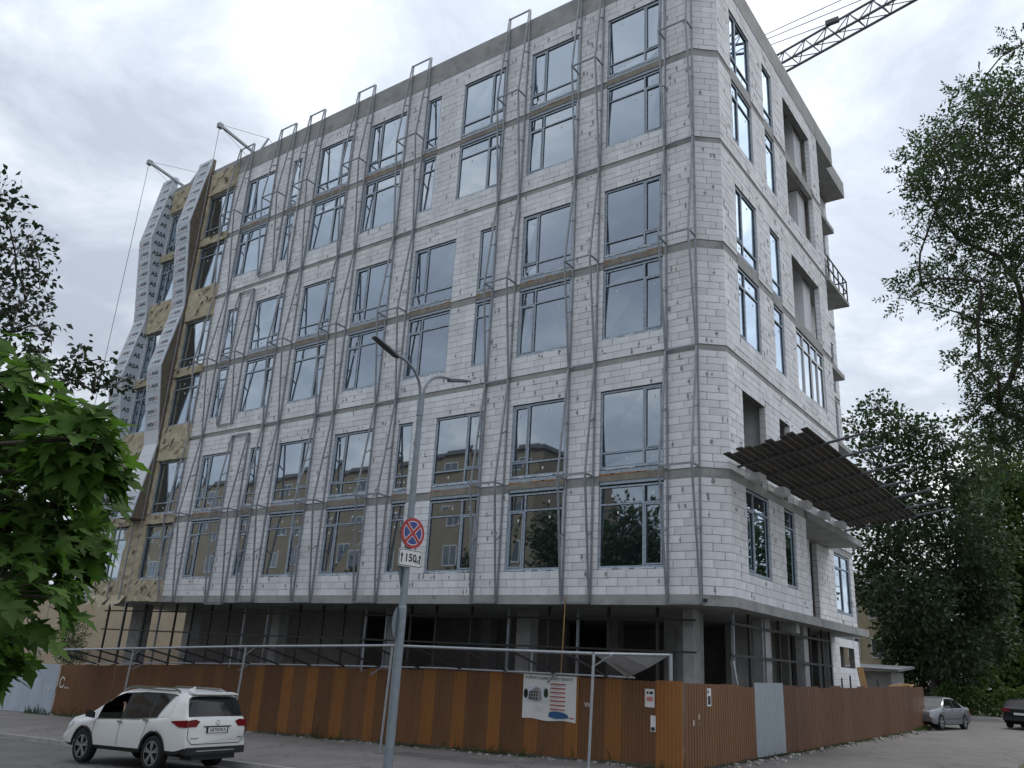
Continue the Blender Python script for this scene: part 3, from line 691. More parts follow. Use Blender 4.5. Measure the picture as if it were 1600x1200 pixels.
# ------------------------------------------------------------------ zigzag steel frames fixed on the front
ZBND = [4.20, 11.96, 19.52, 28.45]; ZMID = [8.14, 15.78, 24.08]
FR = [('next to the chamfered corner', [(-10.80, -9.76)] * 3), ('second from the chamfered corner', [(-14.40, -13.38)] * 3), ('third from the chamfered corner', [(-17.97, -16.93)] * 3),
      ('fourth from the corner, behind the lamp', [(-23.55, -22.43)] * 3), ('fifth from the chamfered corner', [(-27.08, -25.98)] * 3), ('sixth from the chamfered corner', [(-30.58, -29.52)] * 3),
      ('seventh from the corner, stepped sideways midway', [(-32.72, -31.55), (-34.08, -33.0), (-32.85, -31.7)]), ('eighth and last, beside the wool insulation', [(-36.3, -35.15)] * 3)]
for lab, xs3 in FR:
    t = root('zigzag_frame', 'grey steel zigzag frame on the white front, ' + lab, 'steel frame', (sum(xs3[0]) / 2, FY - .1, 4.2), 0, 'zigzag steel frames on the front')
    for k in range(3):
        z0, z1, zm = ZBND[k], ZBND[k + 1], ZMID[k]
        om = .58 + random.uniform(-.04, .03); s = .056
        step = xs3[1] != xs3[0]
        if step: z0 += (-.1 if k == 0 else .35); z1 -= (.0 if k == 2 else .25)
        for x in xs3[k]:
            b = MB(); b.bar((x, FY - .045, z0), (x, FY - .045, z1), s); b.build('back_rail', 'steel', t)
            b = MB(); b.bar((x, FY - .12, z0 + .02), (x, FY - om, zm), s); b.build('front_rail', 'steel', t)
            b = MB(); b.bar((x, FY - om, zm), (x, FY - .12, z1 - .02), s); b.build('front_rail', 'steel', t)
            b = MB(); b.bar((x, FY - .078, zm), (x, FY - om + .03, zm + .01), .05); b.build('strut', 'steel', t)
            for zz in ((z0 + zm) / 2 + .1, (zm + z1) / 2 - .1):
                f = (zz - z0) / (zm - z0) if zz < zm else (z1 - zz) / (z1 - zm)
                b = MB(); b.bar((x, FY - .08, zz + .12), (x, FY - .10 - (om - .14) * f, zz - .06), .04); b.build('strut', 'steel', t)
        xa, xb = xs3[k]
        b = MB(); b.bar((xa + .032, FY - om, zm), (xb - .032, FY - om, zm), .05); b.build('cross_bar', 'steel', t)
        b = MB(); b.bar((xa + .032, FY - .1, z0 + .02), (xb - .032, FY - .1, z0 + .02), .055); b.build('cross_bar', 'steel', t)
        if k == 2 or step: b = MB(); b.bar((xa + .032, FY - .09, z1 - .03), (xb - .032, FY - .09, z1 - .03), .055); b.build('cross_bar', 'steel', t)
        if k == 0:
            for x in (xa, xb):
                b = MB(); b.box(x + .04, x + .13, FY - .03, FY + .035, 4.27, 4.36); b.build('anchor_plate', 'win_gasket', t)
# bare posts carrying the unfinished bottom of the insulated bays
for nm, x in (('left', -40.4), ('right', -39.3)):
    b = MB(); b.bar((x, FY - .30, 4.1), (x, FY - .30, 8.0), .06)
    o = b.build('support_rail', 'steel', BLD)

b = MB(); b.tube([(-14.2, 22.45, 4.4), (-14.22, 22.42, 3.2), (-14.27, 22.4, 1.6)], .018, 6); tag(b.build('rope', 'timber'), 'pale rope hanging from the slab edge above the project banner', 'rope')
# ------------------------------------------------------------------ roof davits with hoist cables
for lab, x in (('beside the first insulated fin', -35.75), ('above the leftmost insulated fin', -42.35)):
    t = root('roof_davit', 'grey steel hoist arm on the parapet edge ' + lab, 'hoist', (x, 23.3, 27.95))
    tip = Vector((x + .3, 20.55, 28.48)); base = Vector((x, 23.1, 28.3)); head = Vector((x + .25, 23.55, 29.5))
    b = MB(); b.bar(base, tip, .12); b.build('arm', 'steel', t)
    b = MB(); b.bar((x, 23.2, 27.9), (x, 23.2, 28.25), .2); b.bar((x, 23.15, 28.2), head, .1); b.build('post', 'steel', t)
    b = MB(); b.box(tip.x - .12, tip.x + .12, tip.y - .15, tip.y + .1, tip.z - .16, tip.z + .1); b.build('pulley_block', 'steel', t)
    b = MB(); b.tube([tip + Vector((0, 0, .06)), head], .014, 5); b.tube([head, (x + .8, 26.5, 27.5)], .014, 5); b.tube([tip + Vector((0, .1, -.1)), (x + .35, 22.45, 27.6)], .012, 5); b.build('stay_cable', 'steel', t)
    b = MB(); b.tube([tip + Vector((0, -.05, -.1)), (tip.x - .05, tip.y - .05, 9.0), (tip.x - .05, tip.y - .05, G(tip.x, tip.y))], .016, 5); b.build('hoist_cable', 'steel', t)

# ------------------------------------------------------------------ timber catch deck on tubes along the side wall
t = root('catch_deck', 'dark plank catch deck on outrigger tubes along the side wall', 'scaffold deck', (-9.0, 29.5, 8.2))
zd = lambda x: 8.34 + .17 * (x - RX)
for y in (23.8, 25.5, 27.9, 30.2, 32.2, 34.3, 36.0):
    e = -5.35 + random.uniform(-.15, .15); b = MB(); b.tube([(RX - .6, y, zd(RX - .6)), (e, y, zd(e))], .042, 8); b.build('outrigger_tube', 'crane_paint', t)
for i in range(12):
    x = -9.0 + i * .212; y = 22.75 + random.uniform(-.35, .2) - .015 * i
    for ln in (4.6, 4.4, 4.7):
        y1 = min(y + ln + random.uniform(-.2, .2), 36.55 + random.uniform(-.15, .1)); dz = random.uniform(.0, .012)
        b = MB(); b.hexa([(x, y, zd(x) + .060 + dz), (x + .185, y, zd(x + .185) + .060 + dz), (x + .185, y1, zd(x + .185) + .060 + dz), (x, y1, zd(x) + .060 + dz),
                          (x, y, zd(x) + .098 + dz), (x + .185, y, zd(x + .185) + .098 + dz), (x + .185, y1, zd(x + .185) + .098 + dz), (x, y1, zd(x) + .098 + dz)])
        b.build('plank', 'plywood', t); y = y1 + .015
for y in (24.9, 27.2, 29.6, 31.8, 34.0):
    b = MB(); b.box(-9.35, -8.75, y - .15, y + .45, 8.13, 8.36); b.build('wall_block', 'block', t)

# ------------------------------------------------------------------ tower crane behind the roof
JA, JB = Vector((-34.0, 56.3, 45.0)), Vector((4.0, 46.6, 45.0))
t = root('tower_crane', 'dark lattice jib of a tower crane rising behind the roof corner', 'crane', (-30, 55.3, 0.0))
jd = (JB - JA).normalized(); jl = (JB - JA).length; jn = Vector((-jd.y, jd.x, 0))
b = MB(); b.bar(JA - jn * .5, JB - jn * .5, .13); b.build('bottom_chord', 'crane_paint', t)
b = MB(); b.bar(JA + jn * .5, JB + jn * .5, .13); b.build('bottom_chord', 'crane_paint', t)
b = MB(); b.bar(JA + Vector((0, 0, 1.4)), JB + Vector((0, 0, 1.4)), .12); b.build('top_chord', 'crane_paint', t)
nb = int(jl / 1.7); b = MB()
for i in range(nb):
    p = JA + jd * (i * jl / nb); q = JA + jd * ((i + 1) * jl / nb); mid = (p + q) / 2 + Vector((0, 0, 1.38))
    for s in (-.5, .5):
        b.bar(p + jn * s, mid, .055); b.bar(mid, q + jn * s, .055)
    b.bar(p - jn * .5, p + jn * .5, .05); b.bar(p - jn * .5, q + jn * .5, .045)
b.build('lattice_brace', 'crane_paint', t)['kind'] = 'stuff'
apex = Vector((-30, 55.3, 51.0))
for f in (.60, .72, .86):
    p = JA + jd * (jl * f) + Vector((0, 0, 1.5)); b = MB(); b.tube([p, apex], .03, 5); b.build('tie_rod', 'crane_paint', t)
    b = MB(); b.box(p.x - .5, p.x + .4, p.y - .15, p.y + .15, p.z - .12, p.z + .22); b.build('tie_clamp', 'crane_paint', t)
b = MB()
for sx in (-.8, .8):
    for sy in (-.8, .8): b.bar((-30 + sx, 55.3 + sy, 0), (-30 + sx, 55.3 + sy, 47), .16)
for i in range(28):
    z = i * 1.66
    for (a, c) in (((-.8, -.8), (.8, -.8)), ((.8, -.8), (.8, .8)), ((.8, .8), (-.8, .8)), ((-.8, .8), (-.8, -.8))):
        b.bar((-30 + a[0], 55.3 + a[1], z), (-30 + c[0], 55.3 + c[1], z + 1.66), .07)
b.bar((-30, 55.3, 46.5), apex, .4); b.build('mast', 'crane_paint', t)

# ------------------------------------------------------------------ site fences
def corr(p0, p1, z0, z1, m, parent, name='fence_sheet', pitch=.1, amp=.017, tilt=0.0, lift=0.0):
    p0 = Vector((*p0, 0)); p1 = Vector((*p1, 0)); d = p1 - p0; L = d.length; d.normalize(); nrm = Vector((d.y, -d.x, 0))
    n = max(2, round(L / pitch)); us = []
    for i in range(n):
        for f, o in ((0, 0), (.30, 0), (.42, 1), (.88, 1)): us.append(((i + f) / n * L, o))
    us.append((L, 0)); V = []
    zb = lambda u: z0(p0 + d * u); zt = lambda u: z1(p0 + d * u)
    for u, o in us:
        q = p0 + d * u + nrm * (amp * o + lift); V.append((q.x, q.y, zb(u)))
    for u, o in us:
        q = p0 + d * u + nrm * (amp * o + lift + tilt); V.append((q.x, q.y, zt(u)))
    k = len(us)
    return MB().add(V, [(i, i + 1, k + i + 1, k + i) for i in range(k - 1)]).build(name, m, parent)
def ztop(X):
    P = [(-50, .85), (-38, 1.27), (-26.75, 1.78), (-20, 1.96), (-15.2, 2.11), (-9, 2.13)]
    for (a, za), (b, zb) in zip(P, P[1:]):
        if a <= X <= b: return za + (zb - za) * (X - a) / (b - a)
    return P[-1][1]
FF = 19.6
fence = root('site_fence', 'brown corrugated metal site fence with orange stripes along the front pavement', 'fence', (-23, FF, -.1))
strips = [(-34.11, -33.73), (-32.4, -32.05), (-30.75, -30.42), (-28.32, -27.9), (-27.18, -26.74), (-24.9, -24.45), (-23.45, -22.95), (-22.25, -21.75), (-21.0, -20.45), (-19.5, -19.12), (-17.22, -16.75), (-16.05, -15.6), (-14.78, -14.36), (-13.55, -13.14), (-12.27, -11.9), (-11.12, -10.66), (-9.72, -9.02)]
edges = []; x = -38.0
for (a, b_) in strips:
    w = a - x; n = max(1, round(w / 1.15))
    edges += [(x + w * i / n, x + w * (i + 1) / n, 0) for i in range(n)] + [(a, b_, 1)]; x = b_
for i, (a, b_, kind) in enumerate(edges):
    far = a < -25.5
    m_ = ('fence_orange' if not far else 'fence_rust') if kind else 'fence_brown'
    j = random.uniform(-.02, .025); jb = random.uniform(.03, .10)
    corr((a - .01, FF), (b_ + .01, FF), lambda p, jb=jb: G(p.x, p.y) + jb, lambda p, j=j: ztop(p.x) + j, m_, fence, lift=(.012 if kind else 0) + random.uniform(0, .004), tilt=random.uniform(-.01, .01))
for z_ in (.35, .75):
    b = MB(); b.bar((-38, FF + .05, G(-38, FF) + 2.0 * z_), (-14, FF + .05, ztop(-14) - 2.0 * (1 - z_)), .04); b.bar((-14, FF + .05, ztop(-14) - 2.0 * (1 - z_)), (-9.05, FF + .05, 2.13 - 2.0 * (1 - z_)), .04); b.build('fence_rail', 'steel', fence)
rf = root('site_fence', 'dark brown corrugated metal fence along the side street with one bare silver sheet', 'fence', (-8.85, 32, .3))
def rx(y): return -9.0 + .3 * (y - 19.6) / 26.0
y = 19.62; i = 0
while y < 45.4:
    w = 1.1 + random.uniform(-.06, .12); silver = 24.05 < y < 25.6
    if silver: w = 2.3 - .05
    if 22.9 < y < 24.05: w = 24.1 - y
    j = random.uniform(-.045, .045) + (.13 if silver else 0); jb = random.uniform(.02, .07); tl = random.uniform(-.03, .03)
    top = lambda p, j=j: 2.10 + .0125 * max(0, p.y - 24) + j
    corr((rx(y) , y), (rx(y + w), y + w + .01), lambda p, jb=jb: G(p.x, p.y) + jb, top, 'bare_sheet' if silver else ('fence_brown' if y < 23.9 else 'fence_dark'), rf, pitch=.2 if silver else .15, amp=.034 if silver else .026, lift=.0 + random.uniform(0, .01) + (.03 if silver else 0), tilt=tl)
    y += w; i += 1
lf = root('site_fence', 'pale blue corrugated metal fence sheets at the left end of the pavement', 'fence', (-42, FF - .1, -.8))
x = -38.0
for i in range(7):
    w = 1.15; j = random.uniform(-.03, .03)
    corr((x - w, FF - .05), (x - .004, FF - .05), lambda p: G(p.x, p.y) + .03, lambda p, j=j: ztop(p.x) + .03 + j, 'fence_blue', lf, pitch=.2, amp=.012, lift=random.uniform(0, .012), tilt=random.uniform(-.02, .02))
    x -= w
# graffiti and notices on the fences
place_text('graffiti', 'С...', 'paint_white', (-37.4, FF - .05, .55), (1, 0, 0), (0, 0, 1), .62, fence, bold=0)
place_text('graffiti', 'їж', 'paint_white', (-38.6, FF - .10, .25), (1, 0, 0), (0, 0, 1), .5, lf, bold=0)
place_text('graffiti', 'W', 'paint_white', (-11.62, FF - .035, 1.45), (1, 0, 0), (0, 0, 1), .17, fence, bold=.0)
def notice(mp_o, ux, x0, x1, z0, z1, bits, label):
    """paper on a fence: ux = direction along the fence, outward normal is ux x up turned to the street"""
    ux = Vector(ux); nr = Vector((ux.y, -ux.x, 0)); o = Vector(mp_o); b = MB()
    q = lambda x, z, w=0.0: o + ux * x + Vector((0, 0, z)) + nr * w
    n = 4; V = []
    for i in range(n + 1):
        x = x0 + (x1 - x0) * i / n; w = .004 * math.sin(i * 2.1); V += [q(x, z0, w), q(x, z1, w)]
    b.add(V, [(2 * i, 2 * i + 2, 2 * i + 3, 2 * i + 1) for i in range(n)])
    p = tag(b.build('notice', 'paper'), label, 'notice', 'papers stuck on the fence')
    for (a, c, d, e, m_) in bits:
        MB().add([q(a, d, .006), q(c, d, .006), q(c, e, .006), q(a, e, .006)], [(0, 1, 2, 3)]).build('printed_patch', m_, p)
notice((-10.0, FF - .03, 1.52), (1, 0, 0), 0, .26, 0, .42, [(.05, .1, .30, .36, 'print_black'), (.13, .22, .3, .36, 'print_black'), (.05, .22, .14, .24, 'print_pink')], 'small white notice with red print on the orange stripe near the fence corner')
notice((-9.85, FF - .03, .98), (1, 0, 0), .0, .14, .0, .36, [(.02, .12, .02, .1, 'print_black')], 'torn white paper strip low on the orange stripe')
notice((-8.96, 20.9, 1.60), (.0115, 1, 0), 0, .24, 0, .42, [(.04, .20, .04, .24, 'print_black'), (.03, .1, .3, .38, 'print_black')], 'white notice with black picture just past the fence corner')
notice((-8.97, 20.0, 1.16), (.0115, 1, 0), 0, .2, 0, .13, [], 'small torn paper scrap left of the fence corner scraps')
notice((-8.966, 20.35, 1.2), (.0115, 1, 0), 0, .16, 0, .22, [(.02, .08, .02, .1, 'print_black')], 'small torn paper scrap beside the black picture notice')

# project board on the fence
pb = root('project_board', 'white project information banner with red lines and a blue spray blot on the brown fence', 'banner', (-12.78, FF - .05, 1.0))
py = FF - .045
def prect(x0, x1, z0, z1, m_, lvl, nm, par=pb):
    return MB().add([(x0, py - .003 * lvl, z0), (x1, py - .003 * lvl, z0), (x1, py - .003 * lvl, z1), (x0, py - .003 * lvl, z1)], [(0, 1, 2, 3)]).build(nm, m_, par)
b = MB(); nn = 10; V = []
for i in range(nn + 1):
    x = -13.62 + 1.67 * i / nn; w = .008 * math.sin(i * 1.3); V += [(x, py + abs(w), 1.0 + .02 * math.sin(i)), (x, py + abs(w), 2.11)]
b.add(V, [(2 * i, 2 * i + 2, 2 * i + 3, 2 * i + 1) for i in range(nn)]); b.build('banner_sheet', 'paper', pb)
place_text('title_lettering', 'ПАСПОРТ БУДІВЕЛЬНОГО ОБ\'ЄКТУ', 'print_black', (-12.82, py - .006, 2.02), (1, 0, 0), (0, 0, 1), .085, pb, bold=.01)
for i in range(7):
    z = 1.90 - i * .103; prect(-12.75, -12.28, z - .018, z + .012, 'print_red', 2, 'red_line')
    prect(-12.75, -12.4, z - .05, z - .043, 'smear', 2, 'text_line')
prect(-12.12, -12.0, 1.08, 1.11, 'print_red', 2, 'red_line')
b = MB(); P = [(-12.78, 1.09), (-12.55, 1.05), (-12.3, 1.07), (-12.14, 1.1), (-12.2, 1.17), (-12.32, 1.22), (-12.6, 1.23), (-12.76, 1.2)]
b.add([(x, py - .009, z) for x, z in P], [tuple(range(len(P)))]); b.build('spray_blot', 'spray_blue', pb)
prect(-13.55, -12.83, 1.42, 1.80, 'film', 1, 'printed_picture')
b = MB(); b.add([(x, py - .006, z) for x, z in ((-13.45, 1.47), (-13.2, 1.44), (-13.1, 1.44), (-13.1, 1.78), (-13.2, 1.80), (-13.42, 1.66))], [(0, 1, 2, 3, 4, 5)]); b.add([(x, py - .006, z) for x, z in ((-13.095, 1.44), (-13.0, 1.48), (-13.03, 1.70), (-13.095, 1.78))], [(0, 1, 2, 3)]); b.build('printed_building', 'smear', pb)
for i in range(4):
    for j in range(3): prect(-13.41 + i * .075, -13.365 + i * .075, 1.49 + j * .075, 1.535 + j * .075, 'print_black', 4, 'printed_window')
for (x, z, r, m_) in ((-13.52, 1.62, .07, 'leaf_dark'), (-12.88, 1.66, .07, 'leaf_robinia')):
    MB().disc((x, py - .008, z), (1, 0, 0), (0, 0, 1.7), r, 12).build('printed_tree', m_, pb)
for i in range(4): prect(-13.2, -12.9 - .03 * i, 1.30 - i * .035, 1.305 - i * .035, 'smear', 2, 'text_line')

# ------------------------------------------------------------------ pavement visor: posts, rails, rafters, netting
vis = root('pavement_visor', 'grey tube framed visor with netting in front of the brown fence', 'visor', (-22, 17.5, 0))
RZ = [(-36.0, 1.86), (-29.2, 2.15), (-22.9, 2.42), (-16.6, 2.64), (-10.25, 2.66)]
def rz(X):
    for (a, za), (b, zb) in zip(RZ, RZ[1:]):
        if a <= X <= b: return za + (zb - za) * (X - a) / (b - a)
    return RZ[-1][1]
VY = 17.5
for (a, za), (b_, zb) in zip(RZ, RZ[1:]):
    b = MB(); b.tube([(a, VY, za), (b_ - .02, VY, zb)], .036, 8); b.build('front_rail', 'galv', vis)
    if b_ > -9: continue
    b = MB(); b.tube([(a, FF - .06, ztop(a) + .05), (b_ - .02, FF - .06, ztop(b_) + .05)], .026, 8); b.build('back_rail', 'galv', vis)
    n = 4
    for i in range(n):
        x = a + (b_ - a) * (i + .5) / n
        b = MB(); b.bar((x, VY + .03, rz(x) - .01), (x, FF - .05, ztop(x) + .04), .04, .05); b.build('rafter', 'dark_steel', vis)
        if i == 2: b = MB(); b.bar((x + .05, FF - .1, ztop(x) + .02), (x + .12, FF - .55, ztop(x) - .18), .04); b.build('bracket', 'steel', vis)
        b = MB(); x0, x1 = a + (b_ - a) * i / n, a + (b_ - a) * (i + 1) / n
        b.add([(x0, VY, rz(x0) + .035), (x1, VY, rz(x1) + .035), (x1, FF - .05, ztop(x1) + .09), (x0, FF - .05, ztop(x0) + .09)], [(0, 1, 2, 3)]); b.build('netting', 'mesh_net', vis)
for (x, z) in RZ[1:]:
    b = MB(); b.tube([(x - .05, VY - .05, G(x, VY)), (x, VY, z)], .034, 8); b.build('post', 'galv', vis)
    b = MB(); b.bar((x - .15, VY - .05, G(x, VY) + .012), (x + .1, VY - .05, G(x, VY) + .012), .2, .02); b.build('foot_plate', 'steel', vis)
    if x < -9: b = MB(); b.bar((x, VY, z - .28), (x + .45, VY + .02, rz(x + .45) - .01), .03); b.build('bracket', 'galv', vis)
b = MB(); b.tube([(-10.25, VY, 2.66), (-9.4, 19.76, 2.75)], .036, 8); b.build('end_rail', 'galv', vis)
b = MB(); b.tube([(-9.4, 19.76, G(-9.4, 19.76)), (-9.4, 19.76, 2.78)], .05, 8); b.build('post', 'galv', vis)
for x in (-26.4, -19.8, -13.4):
    b = MB(); b.tube([(x, FF - .02, ztop(x) - .1), (x, FF - .02, ztop(x) + .62)], .028, 8); b.build('post_stub', 'galv', vis)
b = MB(); b.add([(-10.24, VY + .05, 2.64), (-9.95, 18.3, 2.665), (-9.65, 19.1, 2.69), (-9.42, 19.7, 2.73), (-9.85, 19.45, 2.42), (-10.45, FF - .1, 2.16), (-10.4, 18.7, 2.38), (-10.05, 18.9, 2.5)], [(0, 1, 7, 6), (1, 2, 4, 7), (2, 3, 4), (7, 4, 5, 6)])
b.build('sagging_tarpaulin', 'awning_sheet', vis)

# ------------------------------------------------------------------ street lamp and its signs
LX, LY = -13.28, 14.2
lamp = root('street_lamp', 'tall grey two-armed street lamp post on the pavement', 'street lamp', (LX, LY, G(LX, LY)))
b = MB(); b.tube([(LX, LY, G(LX, LY)), (LX, LY, 3.4), (LX, LY, 3.42), (LX - .02, LY, 7.9)], [.105, .10, .088, .07], 14); b.build('pole', 'pole', lamp, smooth=False)
b = MB(); b.tube([(LX - .02, LY, 7.88), (LX - .02, LY, 8.42)], [.085, .08], 12); b.build('pole_cap', 'pole', lamp)
for s in (-1, 1):
    pts = [(LX - .02, LY + s * .03, 8.3)]
    for i in range(9):
        a = i / 8; pts.append((LX - .02, LY + s * (.05 + .95 * a ** 1.7), 8.4 + .72 * (1 - (1 - a) ** 2.0)))
    b = MB(); b.tube(pts, .035, 8); b.build('arm', 'pole', lamp, smooth=True)
    y0 = LY + s * .92; b = MB()
    e = [(0, 9.08, .04, .03), (.1, 9.105, .08, .04), (.45, 9.20, .10, .032), (.85, 9.30, .085, .015)]
    V = []; F = []
    for (dy, z, hw, hh) in e: V += [(LX - .02 - hw, y0 + s * dy, z - hh), (LX - .02 + hw, y0 + s * dy, z - hh), (LX - .02 + hw * .7, y0 + s * dy, z + hh), (LX - .02 - hw * .7, y0 + s * dy, z + hh)]
    for i in range(3): F += [(4 * i + k, 4 * i + (k + 1) % 4, 4 * i + 4 + (k + 1) % 4, 4 * i + 4 + k) for k in range(4)]
    F += [(3, 2, 1, 0), (12, 13, 14, 15)]
    b.add(V, F); b.build('lamp_head', 'lamp_head', lamp)
def frame_axes(n):
    n = Vector(n).normalized(); u = Vector((0, 0, 1)).cross(n).normalized(); return u, Vector((0, 0, 1)), n
u, v, n = frame_axes((1, -.12, 0)); c = Vector((LX, LY, 5.05)) + n * .12
sg = root('no_stopping_sign', 'round blue no-stopping sign with red rim and red cross on the lamp post', 'road sign', c)
b = MB(); b.disc(c, u, v, .35, 32); b.disc(c - n * .02, u, -v, .35, 32); b.build('sign_plate', 'pole', sg)
for r, ri, m_, l, nm in ((.35, .275, 'sign_red', 1, 'red_rim'), (.275, .258, 'sign_white', 1, 'white_line'), (.258, None, 'sign_blue', 1, 'blue_field')):
    b = MB(); b.disc(c + n * .003 * l, u, v, r, 32, ri); b.build(nm, m_, sg)
for a in (math.pi / 4, -math.pi / 4):
    d = u * math.cos(a) + v * math.sin(a); e = u * -math.sin(a) + v * math.cos(a)
    lv = .006 if a > 0 else .0065
    for w, m_, l in ((.052, 'sign_white', lv), (.036, 'sign_red', lv + .003)):
        L = .268 if m_ == 'sign_white' else .29
        MB().add([c + n * l + d * sx * L + e * sy * w for sx, sy in ((-1, -1), (1, -1), (1, 1), (-1, 1))], [(0, 1, 2, 3)]).build('cross_bar', m_, sg)
c2 = Vector((LX, LY, 4.48)) + n * .12
def rrect(c, u, v, hw, hh, r, k=5):
    P = []
    for (sx, sy, a0) in ((1, 1, 0), (-1, 1, 90), (-1, -1, 180), (1, -1, 270)):
        for i in range(k): a = math.radians(a0 + 90 * i / (k - 1)); P.append(c + u * (sx * (hw - r) + r * math.cos(a)) + v * (sy * (hh - r) + r * math.sin(a)))
    return P
sg = root('distance_plate', 'white plate reading 150 with two upward arrows under the round sign', 'road sign', c2)
for hw, hh, m_, l, nm in ((.36, .195, 'sign_white', 0, 'sign_plate'), (.345, .18, 'print_black', .003, 'border'), (.33, .165, 'sign_white', .006, 'white_field')):
    P = rrect(c2 + n * l, u, v, hw, hh, .05); MB().add(P, [tuple(range(len(P)))]).build(nm, m_, sg)
P = rrect(c2 - n * .02, u, v, .36, .195, .05); MB().add(P, [tuple(range(len(P)))[::-1]]).build('plate_back', 'pole', sg)
place_text('lettering', '150', 'print_black', c2 + n * .009 - u * .005 , u, v, .24, sg, bold=.025)
place_text('lettering', 'м', 'print_black', c2 + n * .009 + u * .19 - v * .05, u, v, .14, sg, bold=.012)
for s in (-.265, .27):
    q = lambda x, z: c2 + n * .009 + u * (s + x) + v * z
    MB().add([q(-.016, -.11), q(.016, -.11), q(.016, .03), q(-.016, .03), q(-.045, .03), q(.045, .03), q(0, .12)], [(0, 1, 2, 3), (4, 5, 6)]).build('arrow', 'print_black', sg)
u2, v2, n2 = frame_axes((-.93, -.37, 0)); c3 = Vector((LX + .02, LY, 3.06)) + n2 * .1
b = MB(); b.disc(c3, u2, v2, .36, 28); b.disc(c3 - n2 * .012, u2, v2 * 1, .36, 28); b.v = b.v; o = b.build('road_sign', 'pole'); tag(o, 'round sign turned away, grey back showing low on the lamp post', 'road sign')
b = MB(); c4 = Vector((LX, LY, 4.0)) + n2 * .08; b.add([c4 + u2 * x + v2 * z for x, z in ((-.32, -.02), (.3, .26), (.3, .3), (-.32, .3), (-.05, -.34))], [(0, 4, 1, 2, 3)]); b.add([c4 - n2 * .01 + u2 * x + v2 * z for x, z in ((-.32, -.02), (.3, .26), (.3, .3), (-.32, .3), (-.05, -.34))], [(3, 2, 1, 4, 0)])
o = b.build('road_sign', 'pole'); tag(o, 'triangular sign turned away, grey back right below the distance plate', 'road sign')
